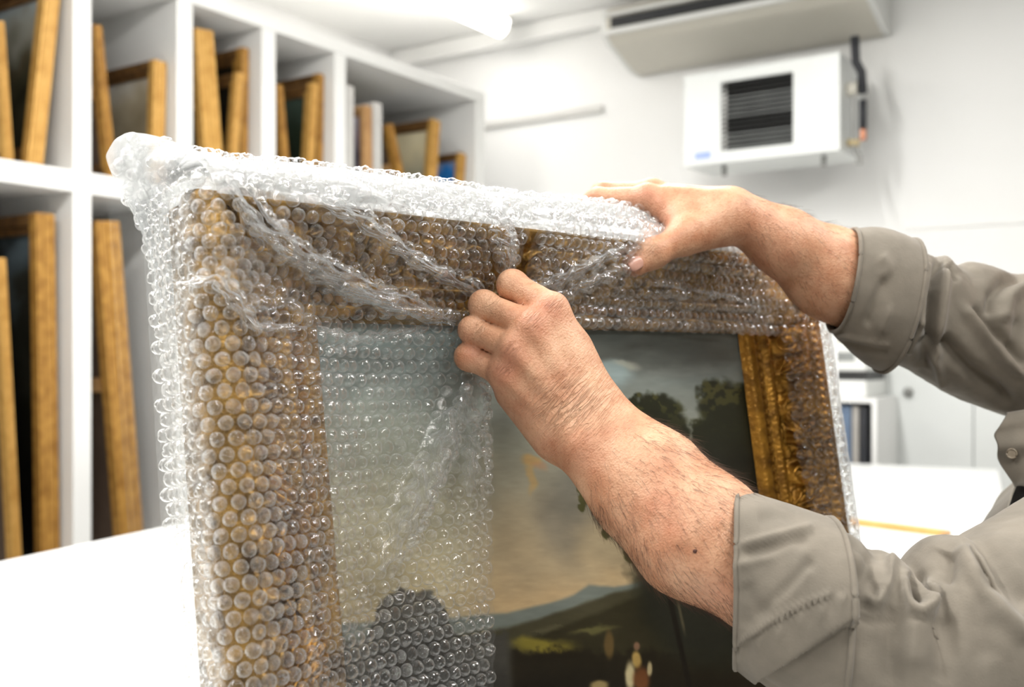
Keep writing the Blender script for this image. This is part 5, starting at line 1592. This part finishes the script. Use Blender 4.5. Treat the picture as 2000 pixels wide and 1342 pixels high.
# body of the shirt: rings up the torso, open at the collar
def torso():
    up = np.array([0, 0, 1.])
    zs = [-.60, -.50, -.38, -.26, -.16, -.08, -.02, .03, .055]
    wd = [.180, .180, .185, .195, .205, .21, .195, .13, .085]
    dp = [.120, .120, .125, .135, .140, .135, .115, .09, .075]
    nz_, na = 90, 120
    z = np.linspace(zs[0], zs[-1], nz_)
    th = np.linspace(0, 2 * np.pi, na, endpoint=False)
    W = np.interp(z, zs, wd)[:, None]; Dp = np.interp(z, zs, dp)[:, None]
    fw = np.interp(z, zs, [.0, .02, .072, .102, .092, .06, .025, .005, .0])[:, None]
    c = MID[None, None, :] + up * (z[:, None, None] - 0) + np.array([.14, -.06, 0]) * np.clip((-z[:, None, None] - .2) / .38, 0, 1.1)
    G = c + (np.cos(th) * Dp + fw)[..., None] * FWD + (np.sin(th) * W)[..., None] * ACR
    r = .006 * (fbm(G[..., 0] * 14, G[..., 1] * 14, G[..., 2] * 6, 4) - .5) * 2 + .004 * np.sin(th * 9 + z[:, None] * 20) * np.clip(1 - np.abs(z[:, None] + .3) * 3, 0, 1)
    return G + (np.cos(th) * r)[..., None] * FWD + (np.sin(th) * r)[..., None] * ACR
Gt = torso()
tube_obj('shirt_body', Gt, M['shirt'], shirt, .0018)

# collar flap with its button, stitched edge and the dark undershirt in the opening
def px_patch(lft, rgt, d0, d1, nu, nv, bulge=0.):
    k = np.linspace(0, 1, nu)
    def ln(pl):
        pl = np.array(pl, float); return np.stack([np.interp(k, np.linspace(0, 1, len(pl)), pl[:, i]) for i in (0, 1)], -1)
    a, b = ln(lft), ln(rgt)
    for _ in range(6):
        a[1:-1] = .25 * a[:-2] + .5 * a[1:-1] + .25 * a[2:]; b[1:-1] = .25 * b[:-2] + .5 * b[1:-1] + .25 * b[2:]
    G = np.zeros((nu, nv, 3))
    for i in range(nu):
        for j in range(nv):
            f = j / (nv - 1); q = a[i] * (1 - f) + b[i] * f
            G[i, j] = P(q[0], q[1], d0 + (d1 - d0) * f - bulge * math.sin(math.pi * (.25 + .6 * f)) * math.sin(math.pi * (.1 + .8 * i / (nu - 1))))
    return G
def patch_obj(name, G, m, thick):
    o = obj(name, mesh_np(name, G.reshape(-1, 3), grid_q(*G.shape[:2])), m, shirt, smooth=True, world=True)
    s_ = o.modifiers.new('thick', 'SOLIDIFY'); s_.thickness = thick; s_.offset = 0
    return o
Gf = px_patch([(1968, 808), (1951, 830), (1946, 850), (1947, 866), (1946, 882), (1958, 905), (1968, 930), (1985, 950)], [(2070, 790), (2068, 810), (2064, 830), (2060, 850), (2056, 870), (2046, 890), (2030, 915), (2002, 948)], .975, .945, 40, 30, .012)
Gf = Gf + (np.array([0, -1., 0]) * (.0035 * np.sin(np.linspace(0, 16, 40))[:, None, None] * np.linspace(1, .2, 30)[None, :, None]))
fo = patch_obj('collar', Gf, M['shirt'], .003); fo['label'] = 'collar tip with a small button'
Gu = px_patch([(2004, 900), (1990, 935), (1976, 970), (1966, 1010), (1960, 1060), (1956, 1120)], [(2120, 880), (2120, 930), (2120, 980), (2120, 1030), (2120, 1080), (2120, 1140)], .985, .935, 20, 14, .006)
patch_obj('undershirt', Gu, M['under'], .002)
ed_ = [P(x, y, .981) for x, y in ((2004, 898), (1990, 933), (1976, 968), (1966, 1008), (1960, 1058), (1956, 1120))]
MB().tube(ed_, .0012, 6).build('stitching', M['thread'], shirt, smooth=True, world=True)
bc = P(1976, 886, .9535); bd = unit(CAM - bc); bx_ = unit(np.cross(bd, [0, 0, 1.])); by_ = np.cross(bd, bx_)
mb = MB(); mb.tube([bc - bd * .001, bc + bd * .0012], .0048, 18)
bt = mb.build('button', M['button'], fo, world=True)
tr_ = []
for k_ in range(19):
    t_ = 2 * math.pi * k_ / 18; tr_.append(bc + bd * .0014 + .0042 * (math.cos(t_) * bx_ + math.sin(t_) * by_))
MB().tube(tr_, .0008, 6).build('button_rim', M['button'], fo, smooth=True, world=True)
# trousers and shoes
def leg_tube(x0, x1, name):
    k = np.linspace(0, 1, 24)[:, None, None]; t = np.linspace(0, 2 * np.pi, 28, endpoint=False)[None, :, None]
    c = x0 + (x1 - x0) * k; r = .098 + (.055 - .098) * k ** .7
    r = r + .004 * np.sin(t * 5 + k * 30)
    V = c + r * (np.cos(t) * FWD + np.sin(t) * ACR)
    return V.reshape(-1, 3), grid_q(24, 28, True)
tv, tq, nb = [], [], 0
for s_ in (-1, 1):
    v_, q_ = leg_tube(HIP + ACR * s_ * .085 + np.array([0, 0, .06]), HIP * [1, 1, 0] + ACR * s_ * .10 + np.array([0, 0, .07]), 'leg')
    tv.append(v_); tq.append(q_ + nb); nb += len(v_)
k = np.linspace(0, 1, 10)[:, None, None]; t = np.linspace(0, 2 * np.pi, 36, endpoint=False)[None, :, None]
v_ = HIP + np.array([0, 0, .1]) - np.array([0, 0, .20]) * k + np.cos(t) * FWD * (.118 + 0 * k) + np.sin(t) * ACR * (.178 + .01 * k)
tv.append(v_.reshape(-1, 3)); tq.append(grid_q(10, 36, True) + nb)
obj('trousers', mesh_np('trousers', np.concatenate(tv), np.concatenate(tq)), M['charcoal'], per, smooth=True, world=True)
for s_ in (-1, 1):
    c_ = HIP * [1, 1, 0] + ACR * s_ * .10 + FWD * .05
    k = np.linspace(0, 1, 14)[:, None, None]; t = np.linspace(0, 2 * np.pi, 24, endpoint=False)[None, :, None]
    ln_ = .145 * np.cos(k * np.pi * .5) ** .5; z_ = .001 + .085 * k ** 1.2
    v_ = c_ + FWD * (np.cos(t) * ln_ * (1 - .45 * k) - .05 * k) + ACR * np.sin(t) * .047 * np.cos(k * np.pi * .42) + np.array([0, 0, 1.]) * z_
    so_ = obj('shoe', mesh_np('shoe', v_.reshape(-1, 3), grid_q(14, 24, True)), M['leather'], per, smooth=True, world=True)

# shoulder yoke closing the shirt between the sleeves
for a_, b_, r0, r1 in ((P(2300, 1050, .79), LS * .72 + RS * .28, .088, .085), (P(2200, 735, 1.10), RS * .72 + LS * .28, .082, .085)):
    d_ = unit(b_ - a_); x_ = unit(np.cross(d_, [0, 0, 1.])); y_ = np.cross(d_, x_)
    k = np.linspace(0, 1, 16)[:, None, None]; t = np.linspace(0, 2 * np.pi, 40, endpoint=False)[None, :, None]
    rr_ = (r0 + (r1 - r0) * k) * np.sqrt(np.clip(1 - np.clip((k - .55) / .47, 0, 1) ** 2, .02, 1))
    tube_obj('shoulder', a_ + (b_ - a_) * k + rr_ * (np.cos(t) * x_ + np.sin(t) * y_ * 1.0), M['shirt'], shirt, 0)
